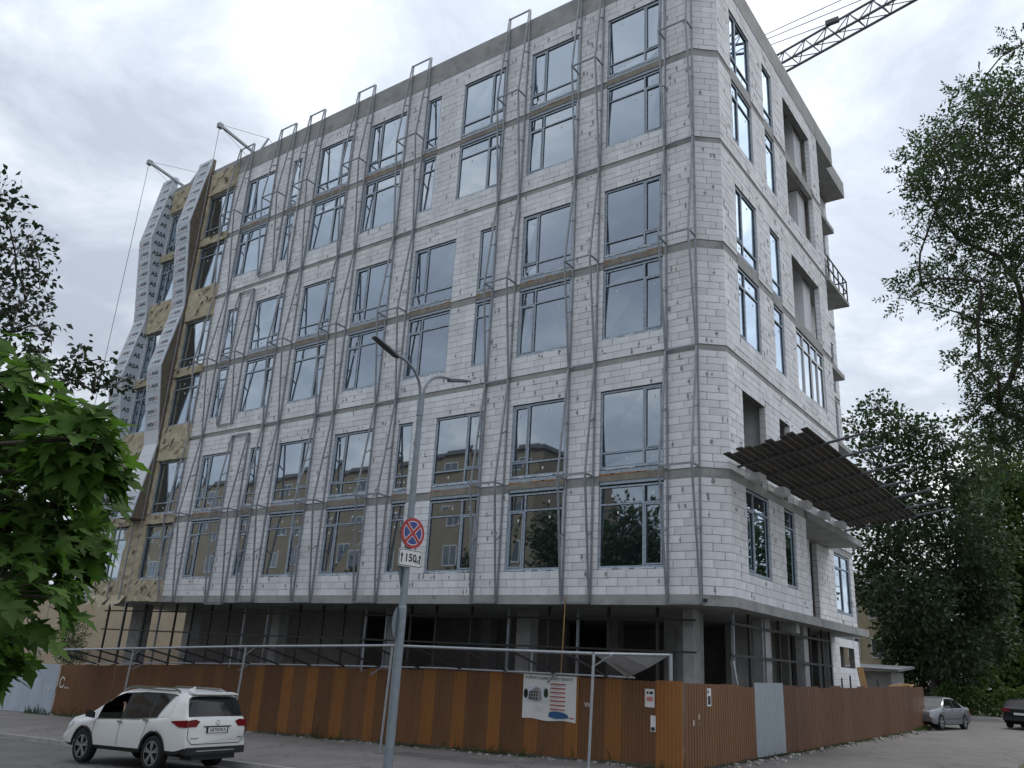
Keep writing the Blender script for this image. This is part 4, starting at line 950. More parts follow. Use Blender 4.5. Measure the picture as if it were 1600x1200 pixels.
# ------------------------------------------------------------------ cars
def pl(P):
    P = sorted(P)
    def f(x):
        if x <= P[0][0]: return P[0][1]
        for (a, ya), (b, yb) in zip(P, P[1:]):
            if x <= b: return ya + (yb - ya) * (x - a) / (b - a)
        return P[-1][1]
    return f
def make_car(name, label, loc, rotz, c):
    t = root(name, label, 'car', loc, rotz)
    L, W = c['L'], c['W']; h = L / 2
    top, belt, roofw = pl(c['top']), pl(c['belt']), pl(c['roofw'])
    xs = sorted(set([round(-h + L * i / 70, 4) for i in range(71)] + [round(p[0], 4) for p in c['top']]))
    xs = [x for i, x in enumerate(xs) if i == 0 or x - xs[i - 1] > .008]
    sill = c['sill']
    def bottom(x):
        z = sill + c['end_lift'] * max(0, (abs(x) / h - .86) / .14) ** 1.5
        for a in c['axles']:
            d = abs(x - a)
            if d < c['arch']: z = max(z, c['wr'] + math.sqrt(c['arch'] ** 2 - d * d) * .96)
        return z
    def w_(x): return W / 2 * (1 - c.get('taper', .13) * (abs(x) / h) ** 7)
    FR_ = [0, .10, .30, .55, .80, .95]; WD = [.955, .985, 1.0, .995, .975, .955]
    def ring(x):
        zb = bottom(x); zt = top(x); zl = min(belt(x), zt - .02); w = w_(x); P = []
        for f, k in zip(FR_, WD): P.append((w * k, zb + (zl - zb) * f))
        gh = zt - zl; g = min(1, gh / .45); wr = roofw(x) * g + w * .90 * (1 - g); wl = w * .935
        P.append((wl, zl + .005))
        for f in (.33, .66): P.append((wl + (wr - wl) * (f ** 1.15), zl + gh * .86 * f))
        P.append((wr, zl + gh * .86)); P.append((wr * .93, zl + gh * .955)); P.append((wr * .62, zt - gh * .006)); P.append((0, zt + .004))
        return P
    rings = [ring(x) for x in xs]; nj = len(rings[0]); NR = 2 * nj - 1
    def vtx(i, k):      # k over the full ring: left bottom .. top .. right bottom
        y, z = rings[i][k] if k < nj else rings[i][2 * nj - 2 - k]
        return (xs[i], y if k < nj else -y, z)
    V = [vtx(i, k) for i in range(len(xs)) for k in range(NR)]
    faces = {}
    def cls(i, k):
        x = (xs[i] + xs[i + 1]) / 2; kk = k if k < nj - 1 else NR - 2 - k; left = k < nj - 1
        for (nm, x0, x1, j0, j1) in c['zones']:
            if x0 <= x <= x1 and j0 <= kk < j1: return nm + ('' if 'side' not in nm else ('|L' if left else '|R'))
        return 'body'
    for i in range(len(xs) - 1):
        for k in range(NR - 1):
            faces.setdefault(cls(i, k), []).append((i * NR + k, (i + 1) * NR + k, (i + 1) * NR + k + 1, i * NR + k + 1))
    for i, rev in ((0, False), (len(xs) - 1, True)):
        for k in range(nj - 1):
            q = (i * NR + k, i * NR + k + 1, i * NR + NR - 2 - k, i * NR + NR - 1 - k)
            nm = 'bumper_trim' if (k == 0 and c.get('trim')) else 'body'
            faces.setdefault(nm, []).append(q[::-1] if rev else q)
    for nm, F in faces.items():
        base = nm.split('|')[0]
        if base.startswith('open'): continue
        used = sorted({i for f in F for i in f}); mp_ = {u: n for n, u in enumerate(used)}
        b = MB(); b.add([V[u] for u in used], [tuple(mp_[i] for i in f) for f in F])
        mt = {'body': c['paint'], 'bumper_trim': 'car_trim', 'cladding': 'car_trim', 'pillar_side': 'car_trim', 'rear_pillar_side': 'car_trim'}.get(base, 'car_glass')
        o = b.build({'glass_side': 'side_window', 'pillar_side': 'window_pillar', 'rear_pillar_side': 'window_pillar', 'rear_glass_side': 'side_window'}.get(base, base), mt, t, smooth=True, local=True)
        if mt == c['paint']:
            o.data.set_sharp_from_angle(angle=math.radians(38))
    def surf(x, j, off=0.0, side=1):
        r = ring(x); j0 = min(int(j), nj - 2); f = j - j0; a, b_ = r[j0], r[j0 + 1]
        y = a[0] + (b_[0] - a[0]) * f; z = a[1] + (b_[1] - a[1]) * f; dy, dz = b_[0] - a[0], b_[1] - a[1]; l = math.hypot(dy, dz) or 1
        return Vector((x, side * (y + off * dz / l), z - off * dy / l))
    def patch(nm, x0, x1, j0, j1, m_, off=.008, side=1, nx=5, njj=3, taper=0.0, parent=None):
        P = []
        for a in range(nx + 1):
            x = x0 + (x1 - x0) * a / nx; sh = taper * (1 - a / nx)
            for q in range(njj + 1): P.append(surf(x, j0 + (j1 - j0) * (q / njj) + sh * (1 - q / njj), off, side))
        F = [(a * (njj + 1) + q, (a + 1) * (njj + 1) + q, (a + 1) * (njj + 1) + q + 1, a * (njj + 1) + q + 1) for a in range(nx) for q in range(njj)]
        b = MB(); b.add(P, F); return b.build(nm, m_, parent or t, smooth=True, local=True)
    # underbody and cabin
    b = MB(); b.box(-h + .25, h - .3, -W / 2 + .27, W / 2 - .27, sill - .05, .62); b.build('underbody', 'car_shadow', t, local=True)
    b = MB()
    for s in (-1, 1): b.box(c['axles'][0] + .5, c['axles'][1] - .5, s * (W / 2 - .3), s * (W / 2 - .07), sill - .02, sill + .1)
    b.build('side_sill', 'car_trim', t, local=True)
    # wheels
    wr = c['wr']
    for ax in c['axles']:
        for s in (-1, 1):
            yo = s * (W / 2 - .015); yi = s * (W / 2 - .24)
            prof = [(yi, wr * .62), (yi, wr * .93), (yi + s * .03, wr), (yo - s * .035, wr), (yo, wr * .94), (yo, wr * .72), (yo - s * .01, wr * .69)]
            b = MB(); n = 28
            for (yy, r) in prof:
                for k in range(n): a = 2 * math.pi * k / n; b.v.append((ax + r * math.cos(a), yy, wr + r * math.sin(a)))
            for i in range(len(prof) - 1):
                for k in range(n): b.f.append((i * n + k, i * n + (k + 1) % n, (i + 1) * n + (k + 1) % n, (i + 1) * n + k)); b.m.append(0)
            wh = b.build('wheel', 'tyre', t, smooth=True, local=True)
            b = MB(); b.disc((ax, yo - s * .06, wr), (1, 0, 0), (0, 0, 1), wr * .70, 28); b.build('rim_dish', 'car_trim', wh, local=True)
            b = MB(); b.disc((ax, yo - s * .006, wr), (1, 0, 0), (0, 0, 1), wr * .70, 28, wr * .64)
            b.disc((ax, yo - s * .01, wr), (1, 0, 0), (0, 0, 1), wr * .16, 16)
            for k in range(5):
                for dlt in (-.16, .16):
                    a = 2 * math.pi * k / 5 + .3; a2 = a + dlt
                    p0 = (ax + wr * .13 * math.cos(a), yo - s * .015, wr + wr * .13 * math.sin(a)); p1 = (ax + wr * .67 * math.cos(a2), yo - s * .012, wr + wr * .67 * math.sin(a2))
                    b.bar(p0, p1, .035, .02, up=(0, 1, 0))
            b.build('rim', 'rim', wh, local=True)
    return t, patch, surf, top
# white crossover at the kerb
suv = dict(L=4.69, W=1.83, sill=.36, end_lift=.10, axles=(-1.295, 1.41), arch=.425, wr=.362, paint='car_white', trim=True, taper=.10,
    top=[(-2.345, .86), (-2.335, .98), (-2.30, 1.08), (-2.26, 1.14), (-2.10, 1.54), (-2.04, 1.605), (-1.85, 1.64), (-1.2, 1.685), (-.4, 1.70), (.2, 1.675), (.55, 1.60), (1.0, 1.34), (1.38, 1.10), (1.75, 1.05), (2.05, .98), (2.22, .88), (2.32, .74), (2.345, .62)],
    belt=[(-2.345, 1.10), (-1.9, 1.15), (-1.5, 1.10), (-.5, 1.03), (.6, 1.0), (1.3, .97), (2.0, .90), (2.345, .6)], roofw=[(-2.345, .70), (-1.9, .655), (0, .655), (.6, .66), (1.3, .74), (2.345, .8)],
    zones=[('cladding', -2.4, 2.4, 0, 1), ('rear_window', -2.262, -2.075, 9, 12), ('windshield', .53, 1.36, 10, 12),
           ('rear_pillar_side', -1.02, -.96, 6, 9), ('pillar_side', -.06, .07, 6, 9), ('open_side_front', .07, 1.03, 6, 9), ('glass_side', -1.66, 1.02, 6, 9)])
SUVZ = -.315
t, patch, surf, top = make_car('parked_car', 'white crossover car with dark rear glass parked at the pavement kerb', (-19.02, 12.27, SUVZ), math.radians(-176.5), suv)
ROOT[t] = (Vector((-19.02, 12.27, SUVZ)), math.radians(-176.5)); t.rotation_euler = (0, math.radians(1.9), math.radians(-176.5)); t.scale = (.955, .97, .98)
for s in (1, -1):
    def ysurf(x, z):
        j_ = 1.0
        while j_ < 6 and surf(x, j_, 0, 1).z < z: j_ += .05
        return surf(x, j_, 0, 1).y
    b = MB(); XS = [-2.33, -2.26, -2.18, -2.1, -2.0, -1.9, -1.84]; P = []
    for x in XS:
        f = (x + 2.33) / .49
        za, zb = .925 + .10 * max(0, f - .45) / .55, 1.075 - .03 * f
        for z in (za, (za + zb) / 2, zb): P.append((x, s * (ysurf(max(x, -2.25), z) + .014 - (.02 if x < -2.3 else 0)), z))
    b.add(P, [(3 * a + q, 3 * a + 3 + q, 3 * a + 4 + q, 3 * a + 1 + q) for a in range(len(XS) - 1) for q in (0, 1)]); b.build('tail_light', 'lamp_red', t, local=True)
    b = MB(); b.add([(-2.335, s * y, z) for y, z in ((.82, .93), (.80, 1.07), (.62, 1.09), (.50, 1.05), (.58, .94))], [(0, 1, 2, 3, 4)][:1]); b.add([(-2.352, s * y, z) for y, z in ((.82, .93), (.80, 1.07), (.62, 1.09), (.50, 1.05), (.58, .94))], [(0, 1, 2, 3, 4)]); b.build('tail_light', 'lamp_red', t, local=True)
    patch('headlight', 1.95, 2.22, 4.0, 5.6, 'lamp_clear', .01, s)
    b = MB(); b.bar((-1.55, s * .63, 1.665), (.25, s * .64, 1.70), .03, .03); b.bar((-1.7, s * .63, 1.645), (-1.5, s * .63, 1.70), .03, .04); b.bar((-1.5, s * .63, 1.715), (.1, s * .64, 1.735), .035, .03); b.bar((.1, s * .64, 1.735), (.4, s * .64, 1.66), .03, .03); b.build('roof_rail', 'chrome', t, local=True)
    b = MB(); b.hexa([(1.0, s * .93, .99), (1.16, s * .93, 1.0), (1.12, s * 1.11, 1.03), (.98, s * 1.11, 1.02), (1.0, s * .93, 1.12), (1.13, s * .93, 1.12), (1.1, s * 1.11, 1.18), (.98, s * 1.11, 1.19)]); b.build('wing_mirror', 'car_trim', t, local=True)
    b = MB(); P = []
    for q in range(8):
        j_ = 5.95 + 2.85 * q / 7; P += [surf(-1.72, j_, .007, s), surf(-1.30 - .33 * (q / 7) ** 1.3, j_, .007, s)]
    b.add(P, [(2 * q, 2 * q + 1, 2 * q + 3, 2 * q + 2) for q in range(7)]); b.build('quarter_panel', 'car_white', t, smooth=True, local=True)
    b = MB(); b.tube([p + Vector((.004, s * .004, 0)) for p in P[1::2]], .009, 5); b.build('window_trim', 'chrome', t, local=True)
    for x in (.02, -.95):
        b = MB(); p = surf(x, 4.75, .03, s); b.bar(p + Vector((-.1, 0, 0)), p + Vector((.1, 0, 0)), .025, .03); b.build('door_handle', 'chrome', t, local=True)
    for x in (1.02, 0.02, -.98):
        b = MB(); pts = [surf(x + (.10 if x == -.98 else 0) * (j < 3), j, .003, s) for j in (1.1, 2, 3, 4, 5, 5.9)]; b.tube(pts, .005, 4); b.build('door_gap', 'car_trim', t, local=True)
    b = MB(); pts = [surf(x, 5.85, .008, s) for x in (-1.3, -.9, -.5, .3, 1.0)]; b.tube(pts, .011, 5); pts = [surf(x, 9.05, .006, s) for x in (-1.62, -1.2, -.5, .3, .6, .95)]; b.tube(pts, .009, 5); b.build('window_trim', 'chrome', t, local=True)
for s in (1, -1):
    for ax in (-1.295, 1.41):
        b = MB(); b.tube([(ax + .45 * math.cos(a), s * (surf(ax + .45 * math.cos(a), 1.0, 0, 1).y - .01), .362 + .44 * math.sin(a)) for a in [math.radians(d) for d in range(0, 181, 12)]], .034, 6); b.build('arch_trim', 'car_trim', t, smooth=True, local=True)
b = MB(); b.box(-2.362, -2.33, -.30, .30, .80, .925); b.build('plate_recess', 'car_trim', t, local=True)
b = MB(); b.box(-2.372, -2.361, -.26, .26, .81, .92); po = b.build('licence_plate', 'sign_white', t, local=True)
place_text('lettering', 'AB7059KX', 'print_black', (-2.3745, 0, .865), (0, -1, 0), (0, 0, 1), .098, t, bold=.012, local=True)
b = MB(); b.box(-2.36, -2.33, -.38, .38, .93, .95); b.build('tailgate_lip', 'car_trim', t, local=True)
b = MB(); b.tube([(-2.352, s_, z_) for s_, z_ in ((.80, .92), (.79, .70), (.66, .585), (-.66, .585), (-.79, .70), (-.80, .92))], .007, 5); b.build('tailgate_gap', 'car_trim', t, local=True)
b = MB(); b.box(-2.40, -2.2, -.80, .80, .37, .52); b.box(-2.33, -1.95, -.6, .6, .26, .38); b.build('rear_bumper_trim', 'car_trim', t, local=True)
b = MB(); b.box(-2.412, -2.39, -.5, .55, .435, .46); b.build('bumper_strip', 'chrome', t, local=True)
b = MB(); b.hexa([(-2.2, -.60, 1.60), (-2.2, .60, 1.60), (-1.95, .62, 1.625), (-1.95, -.62, 1.625), (-2.2, -.60, 1.62), (-2.2, .60, 1.62), (-1.95, .62, 1.655), (-1.95, -.62, 1.655)]); b.build('roof_spoiler', 'car_white', t, local=True)
b = MB(); b.hexa([(-1.35, -.03, 1.68), (-1.15, -.03, 1.69), (-1.15, .03, 1.69), (-1.35, .03, 1.68), (-1.37, -.012, 1.76), (-1.28, -.012, 1.72), (-1.28, .012, 1.72), (-1.37, .012, 1.76)]); b.build('roof_antenna', 'car_white', t, local=True)
b = MB(); b.disc((-2.352, 0, 1.02), (0, 1, 0), (0, 0, 1), .055, 16, .04); b.build('badge', 'chrome', t, local=True)
for (y0, y1) in ((.5, .7), (-.72, -.6)):
    b = MB(); b.box(-2.352, -2.345, y0, y1, .695, .72); b.build('badge', 'chrome', t, local=True)
for (x, y) in ((.02, .38), (.02, -.38), (-.95, .4), (-.95, -.4)):
    b = MB(); b.hexa([(x - .1, y - .24, .6), (x + .42, y - .24, .6), (x + .42, y + .24, .6), (x - .1, y + .24, .6), (x - .12, y - .24, .78), (x + .42, y - .22, .8), (x + .42, y + .22, .8), (x - .12, y + .24, .78)])
    b.hexa([(x - .16, y - .24, .75), (x + .02, y - .24, .75), (x + .02, y + .24, .75), (x - .16, y + .24, .75), (x - .32, y - .2, 1.28), (x - .2, y - .2, 1.28), (x - .2, y + .2, 1.28), (x - .32, y + .2, 1.28)])
    b.hexa([(x - .32, y - .12, 1.3), (x - .22, y - .12, 1.3), (x - .22, y + .12, 1.3), (x - .32, y + .12, 1.3), (x - .34, y - .11, 1.47), (x - .25, y - .11, 1.47), (x - .25, y + .11, 1.47), (x - .34, y + .11, 1.47)]); b.build('seat', 'seat', t, local=True)
b = MB(); b.hexa([(.75, -.78, .6), (1.3, -.78, .6), (1.3, .78, .6), (.75, .78, .6), (.85, -.76, .98), (1.25, -.76, 1.0), (1.25, .76, 1.0), (.85, .76, .98)]); b.build('dashboard', 'seat', t, local=True)
b = MB(); b.tube([(.68 + .05 * math.sin(a * .5236), .38 + .18 * math.cos(a * .5236), .98 + .18 * math.sin(a * .5236)) for a in range(13)], .015, 6, cap=False); b.build('steering_wheel', 'car_trim', t, local=True)
def skin_body(name, J, E_, m_, parent=None):
    me = D.meshes.new(name); me.from_pydata([j[:3] for j in J], E_, []); me.materials.append(MATS[m_])
    o = D.objects.new(name, me); COL.objects.link(o)
    sm = o.modifiers.new('skin', 'SKIN'); sm.use_smooth_shade = True
    for i, j in enumerate(J): me.skin_vertices[0].data[i].radius = (j[3], j[3]); me.skin_vertices[0].data[i].use_root = (i == 0)
    ss = o.modifiers.new('subdivision', 'SUBSURF'); ss.levels = 1; ss.render_levels = 1
    if parent: o.parent = parent
    return o
J = [(.12, .38, .84, .14), (.08, .38, 1.02, .14), (.03, .38, 1.18, .15), (.03, .38, 1.27, .06), (.06, .38, 1.34, .085), (.08, .38, 1.43, .095), (.07, .38, 1.52, .06),
     (.05, .55, 1.19, .06), (.16, .64, 1.03, .045), (.30, .64, 1.16, .036), (.36, .60, 1.27, .03), (.40, .58, 1.33, .022), (.42, .55, 1.37, .011), (.43, .58, 1.38, .011), (.43, .61, 1.37, .011), (.37, .55, 1.31, .011), (.38, .53, 1.34, .010), (.41, .625, 1.35, .010),
     (.05, .21, 1.19, .06), (.22, .16, 1.0, .045), (.45, .24, 1.04, .036), (.58, .27, 1.08, .03), (.64, .28, 1.10, .015),
     (.22, .48, .83, .09), (.62, .50, .80, .07), (.85, .48, .60, .05), (.22, .28, .83, .09), (.62, .28, .80, .07), (.85, .28, .60, .05)]
ED = [(0, 1), (1, 2), (2, 3), (3, 4), (4, 5), (5, 6), (2, 7), (7, 8), (8, 9), (9, 10), (10, 11), (11, 12), (11, 13), (11, 14), (10, 15), (15, 16), (11, 17), (2, 18), (18, 19), (19, 20), (20, 21), (21, 22), (0, 23), (23, 24), (24, 25), (0, 26), (26, 27), (27, 28)]
drv = skin_body('person', J, ED, 'skin'); drv.location = t.location; drv.rotation_euler = t.rotation_euler; drv.scale = t.scale
tag(drv, 'driver in a pale shirt, one hand raised, inside the white car', 'person')
sh = skin_body('shirt', [(.12, .38, .84, .155), (.08, .38, 1.02, .155), (.03, .38, 1.18, .165), (.03, .38, 1.23, .09), (.05, .55, 1.19, .075), (.16, .64, 1.03, .058), (.25, .64, 1.11, .05), (.05, .21, 1.19, .075), (.22, .16, 1.0, .058), (.36, .20, 1.02, .05)], [(0, 1), (1, 2), (2, 3), (2, 4), (4, 5), (5, 6), (2, 7), (7, 8), (8, 9)], 'shirt', drv)
hr = MB(); n_ = 10
for i in range(5):
    a = i / 4 * 1.5; r_ = .105 * math.cos(a * .9)
    for k in range(n_): hr.v.append((.055 + r_ * math.cos(6.2832 * k / n_) * .95, .38 + r_ * math.sin(6.2832 * k / n_) * .85, 1.45 + .11 * math.sin(a)))
for i in range(4):
    for k in range(n_): hr.f.append((i * n_ + k, i * n_ + (k + 1) % n_, (i + 1) * n_ + (k + 1) % n_, (i + 1) * n_ + k)); hr.m.append(0)
ho = hr.build('hair', 'seat', smooth=True); ho.parent = drv
# silver saloon on the side street
sal = dict(L=4.50, W=1.73, sill=.24, end_lift=.08, axles=(-1.35, 1.34), arch=.36, wr=.31, paint='car_silver', taper=.12,
    top=[(-2.25, .75), (-2.22, .92), (-2.1, 1.0), (-1.5, 1.02), (-1.42, 1.04), (-.85, 1.36), (-.5, 1.42), (.1, 1.42), (.35, 1.38), (1.0, 1.0), (1.1, .97), (1.7, .90), (2.05, .82), (2.18, .74), (2.25, .58)],
    belt=[(-2.25, .9), (-1.5, .97), (0, .94), (1.0, .92), (2.0, .80), (2.25, .55)], roofw=[(-2.25, .6), (-.8, .58), (.2, .58), (1.0, .68), (2.25, .7)],
    zones=[('rear_window', -1.4, -.86, 9, 12), ('windshield', .33, 1.0, 10, 12), ('pillar_side', -.32, -.25, 6, 9), ('glass_side', -1.15, .78, 6, 9)])
zs = G(-8.4, 48.0)
t, patch, surf, top = make_car('parked_car', 'silver saloon car parked beyond the end of the side fence', (-8.55, 47.3, zs), math.radians(-102.6), sal)
for s in (1, -1):
    b = MB(); b.hexa([(2.17, s * .42, .60), (2.12, s * .78, .60), (2.0, s * .80, .60), (2.05, s * .42, .60), (2.16, s * .42, .74), (2.09, s * .78, .74), (1.98, s * .80, .74), (2.03, s * .42, .74)]); b.build('headlight', 'lamp_clear', t, local=True)
    b = MB(); b.hexa([(.78, s * .86, .93), (.92, s * .86, .94), (.9, s * 1.02, .95), (.78, s * 1.02, .95), (.78, s * .86, 1.04), (.9, s * .86, 1.04), (.87, s * 1.02, 1.06), (.78, s * 1.02, 1.06)]); b.build('wing_mirror', 'car_silver', t, local=True)
    b = MB(); p = [surf(x, 2.2, .012, s) for x in (-.9, 0, .9)]; b.tube(p, .02, 5); b.build('side_moulding', 'car_trim', t, local=True)
    for x in (.05, -.9):
        b = MB(); p = surf(x, 4.5, .02, s); b.bar(p + Vector((-.08, 0, 0)), p + Vector((.08, 0, 0)), .02, .025); b.build('door_handle', 'car_trim', t, local=True)
    patch('tail_light', -2.22, -2.0, 3.0, 5.2, 'lamp_red', .01, s)
b = MB(); b.box(2.12, 2.215, -.34, .34, .58, .76); b.build('grille', 'car_trim', t, local=True)
b = MB(); b.box(2.10, 2.31, -.80, .80, .36, .52); b.build('front_bumper', 'car_silver', t, local=True)
b = MB(); b.box(2.305, 2.318, -.26, .26, .40, .50); b.build('licence_plate', 'sign_white', t, local=True)
# dark estate car at the far right edge
est = dict(L=4.4, W=1.74, sill=.26, end_lift=.10, axles=(-1.25, 1.3), arch=.37, wr=.31, paint='car_black', taper=.12,
    top=[(-2.2, .72), (-2.18, .95), (-2.1, 1.02), (-1.85, 1.36), (-1.7, 1.42), (-.4, 1.46), (.2, 1.42), (.9, 1.02), (1.7, .92), (2.1, .8), (2.2, .55)],
    belt=[(-2.2, .95), (0, .94), (1.0, .9), (2.2, .55)], roofw=[(-2.2, .6), (.2, .59), (2.2, .7)],
    zones=[('rear_window', -2.09, -1.84, 9, 12), ('windshield', .2, .9, 10, 12), ('pillar_side', -.3, -.22, 6, 9), ('glass_side', -1.6, .7, 6, 9)])
ze = G(-6.0, 54)
t, patch, surf, top = make_car('parked_car', 'dark estate car with red tail lights at the right edge of the side street', (-5.15, 54.0, ze), math.radians(82), est)
for s in (1, -1):
    patch('tail_light', -2.2, -2.02, 3.2, 5.3, 'lamp_red', .01, s)
    b = MB(); b.add([(-2.215, s * y, z) for y, z in ((.78, .78), (.78, .97), (.42, .97), (.42, .80))], [(0, 1, 2, 3)]); b.build('tail_light', 'lamp_red', t, local=True)
b = MB(); b.box(-2.28, -2.1, -.78, .78, .40, .56); b.build('rear_bumper', 'car_trim', t, local=True)
b = MB(); b.box(-2.225, -2.21, -.26, .26, .66, .77); b.build('licence_plate', 'sign_white', t, local=True)
# ------------------------------------------------------------------ trees and plants
MAPLE = [(-4.85,1.89,3.66,0.3),(-5.18,2.27,3.54,0.29),(-4.16,2.08,3.27,0.2),(-5.25,2.3,3.32,0.35),(-4.28,2.25,3.16,0.14),(-4.86,2.06,2.94,0.38),(-4.98,2.45,3.06,0.28),(-4.68,2.27,2.72,0.29),(-4.65,2.45,2.78,0.14),(-4.47,2.02,2.5,0.32),(-5.2,2.51,2.29,0.22),(-5.13,2.33,2.18,0.14),(-5.06,1.56,3.48,0.51),(-5.65,1.94,2.97,0.68),(-5.19,1.89,2.39,0.47),(-5.64,1.4,3.23,0.66),(-5.35,1.46,2.6,0.65)]
PEAR = [(-9.48,3.06,6.77,0.32),(-9.42,3.38,6.27,0.35),(-10.09,3.75,6.82,0.2),(-9.27,3.26,5.8,0.37),(-9.91,3.78,6.0,0.26),(-9.96,3.88,6.3,0.17),(-9.39,3.54,5.41,0.31),(-8.94,3.59,5.42,0.19),(-9.85,2.98,6.36,0.49),(-10.68,3.36,5.92,0.6),(-10.56,3.56,5.17,0.59),(-10.15,2.74,5.79,0.62)]
SPRIG = [(-7.08,3.21,4.55,0.09),(-7.28,3.26,4.47,0.1),(-7.57,3.47,4.87,0.05),(-7.34,3.53,4.57,0.07),(-6.87,3.36,4.59,0.04),(-7.26,3.49,4.42,0.06),(-7.13,3.62,4.47,0.07),(-7.39,3.04,4.6,0.11)]
ROBINIA = [(-0.15,15.81,13.98,0.34),(-0.62,14.54,12.1,0.42),(-1.07,15.63,13.07,0.32),(-0.33,13.46,11.15,0.51),(-1.27,14.6,11.72,0.43),(-1.6,13.73,11.05,0.37),(-2.0,14.96,11.38,0.4),(-1.44,13.42,10.15,0.5),(-1.03,15.81,11.74,0.6),(-0.54,15.21,10.96,0.67),(-1.94,15.59,10.94,0.46),(-1.26,14.74,10.17,0.55),(-1.99,14.26,9.58,0.15),(-1.61,15.72,10.17,0.35),(-0.85,16.83,10.69,0.67),(-2.12,14.27,8.77,0.3),(-1.96,16.32,9.8,0.39),(-2.75,15.79,9.29,0.19),(-1.26,14.22,8.61,0.37),(-0.91,15.87,9.35,0.46),(-1.78,15.84,8.78,0.26),(-1.39,16.98,9.0,0.49),(-0.93,16.46,8.46,0.58),(-1.43,14.44,7.38,0.33),(-1.14,16.03,7.5,0.56),(-1.4,16.05,6.96,0.49),(-1.08,16.4,6.78,0.56),(-1.78,17.67,6.82,0.34),(-1.22,16.01,6.02,0.37),(0.11,14.37,11.12,0.95),(0.15,15.99,10.13,1.23),(-0.13,16.94,8.48,1.26),(-0.57,18.28,7.34,0.97)]
CHESTNUT = [(-12.89,61.24,21.09,1.19),(-14.09,61.12,19.29,1.56),(-11.8,60.5,19.34,1.52),(-10.35,60.08,18.6,1.48),(-8.78,59.72,17.89,1.53),(-12.92,59.8,16.55,1.94),(-11.22,61.37,16.29,2.03),(-8.93,60.46,15.68,1.87),(-7.36,61.53,15.99,1.7),(-6.89,68.02,19.24,1.41),(-14.04,62.0,14.36,1.81),(-11.81,60.88,13.14,2.17),(-9.91,63.72,13.51,2.21),(-8.31,68.66,14.72,2.06),(-14.49,64.76,11.61,2.04),(-12.67,66.03,10.81,2.49),(-9.96,64.59,10.57,2.38),(-8.13,66.31,11.62,2.14),(-14.75,64.0,8.82,1.54),(-12.11,61.73,7.33,2.38),(-10.65,66.73,7.32,2.51),(-8.38,65.67,8.52,2.0),(-12.91,68.68,4.76,2.59),(-10.2,64.47,4.27,2.13),(-13.62,66.26,5.5,1.36),(-13.27,69.35,2.35,1.85),(-10.72,66.3,2.05,1.47),(-9.22,71.08,5.88,2.04)]
BACK = [(-9.27,93.8,20.42,3.16),(-6.9,93.11,21.38,3.1),(-9.33,94.06,15.45,3.73),(-7.5,95.92,14.41,3.73),(-11.2,100.95,11.22,3.7),(-9.04,99.66,9.25,3.83),(-12.57,98.56,6.65,2.82),(-10.41,97.29,4.88,3.1),(-8.79,102.34,4.5,3.2),(-11.74,95.02,2.74,1.82),(-9.54,96.09,2.31,1.81),(-6.64,102.32,12.62,5.21),(-14.06,91.57,3.98,2.4)]
def fast_mesh(name, V, NF, k, m_, parent=None):
    """V: (n*k, 3) array, NF faces of k vertices each"""
    me = D.meshes.new(name); me.vertices.add(len(V)); me.vertices.foreach_set('co', np.asarray(V, dtype=np.float32).ravel())
    me.loops.add(NF * k); me.loops.foreach_set('vertex_index', np.arange(NF * k, dtype=np.int32))
    me.polygons.add(NF); me.polygons.foreach_set('loop_start', np.arange(0, NF * k, k, dtype=np.int32))
    me.materials.append(MATS[m_]); me.update(calc_edges=True); me.validate()
    o = D.objects.new(name, me); COL.objects.link(o)
    if parent is not None: attach(o, parent)
    return o
def unit(a): return a / np.maximum(1e-6, np.linalg.norm(a, axis=1, keepdims=True))
def leaves(P, d, size, wid=.5, curl=.18):
    """kite shaped folded leaves: positions P, directions d"""
    n = len(P); d = unit(d); r = unit(rng.normal(size=(n, 3))); s = unit(np.cross(d, r)); nn = np.cross(s, d)
    sz = size * rng.uniform(.65, 1.25, (n, 1))
    a = P; c = P + d * sz + nn * sz * curl * -1
    l = P + d * sz * .45 + s * sz * wid / 2 + nn * sz * .06; r_ = P + d * sz * .45 - s * sz * wid / 2 + nn * sz * .06
    return np.stack([a, r_, c, l], 1).reshape(-1, 3)
def clump_twigs(c, r, k, flat=.8, up=.15):
    """twig end points spread in an uneven ball"""
    v = unit(rng.normal(size=(k, 3))); v[:, 2] = v[:, 2] * flat + up
    L = r * rng.uniform(.45, 1.25, (k, 1)) ** .8
    return np.array(c)[None] + v * L
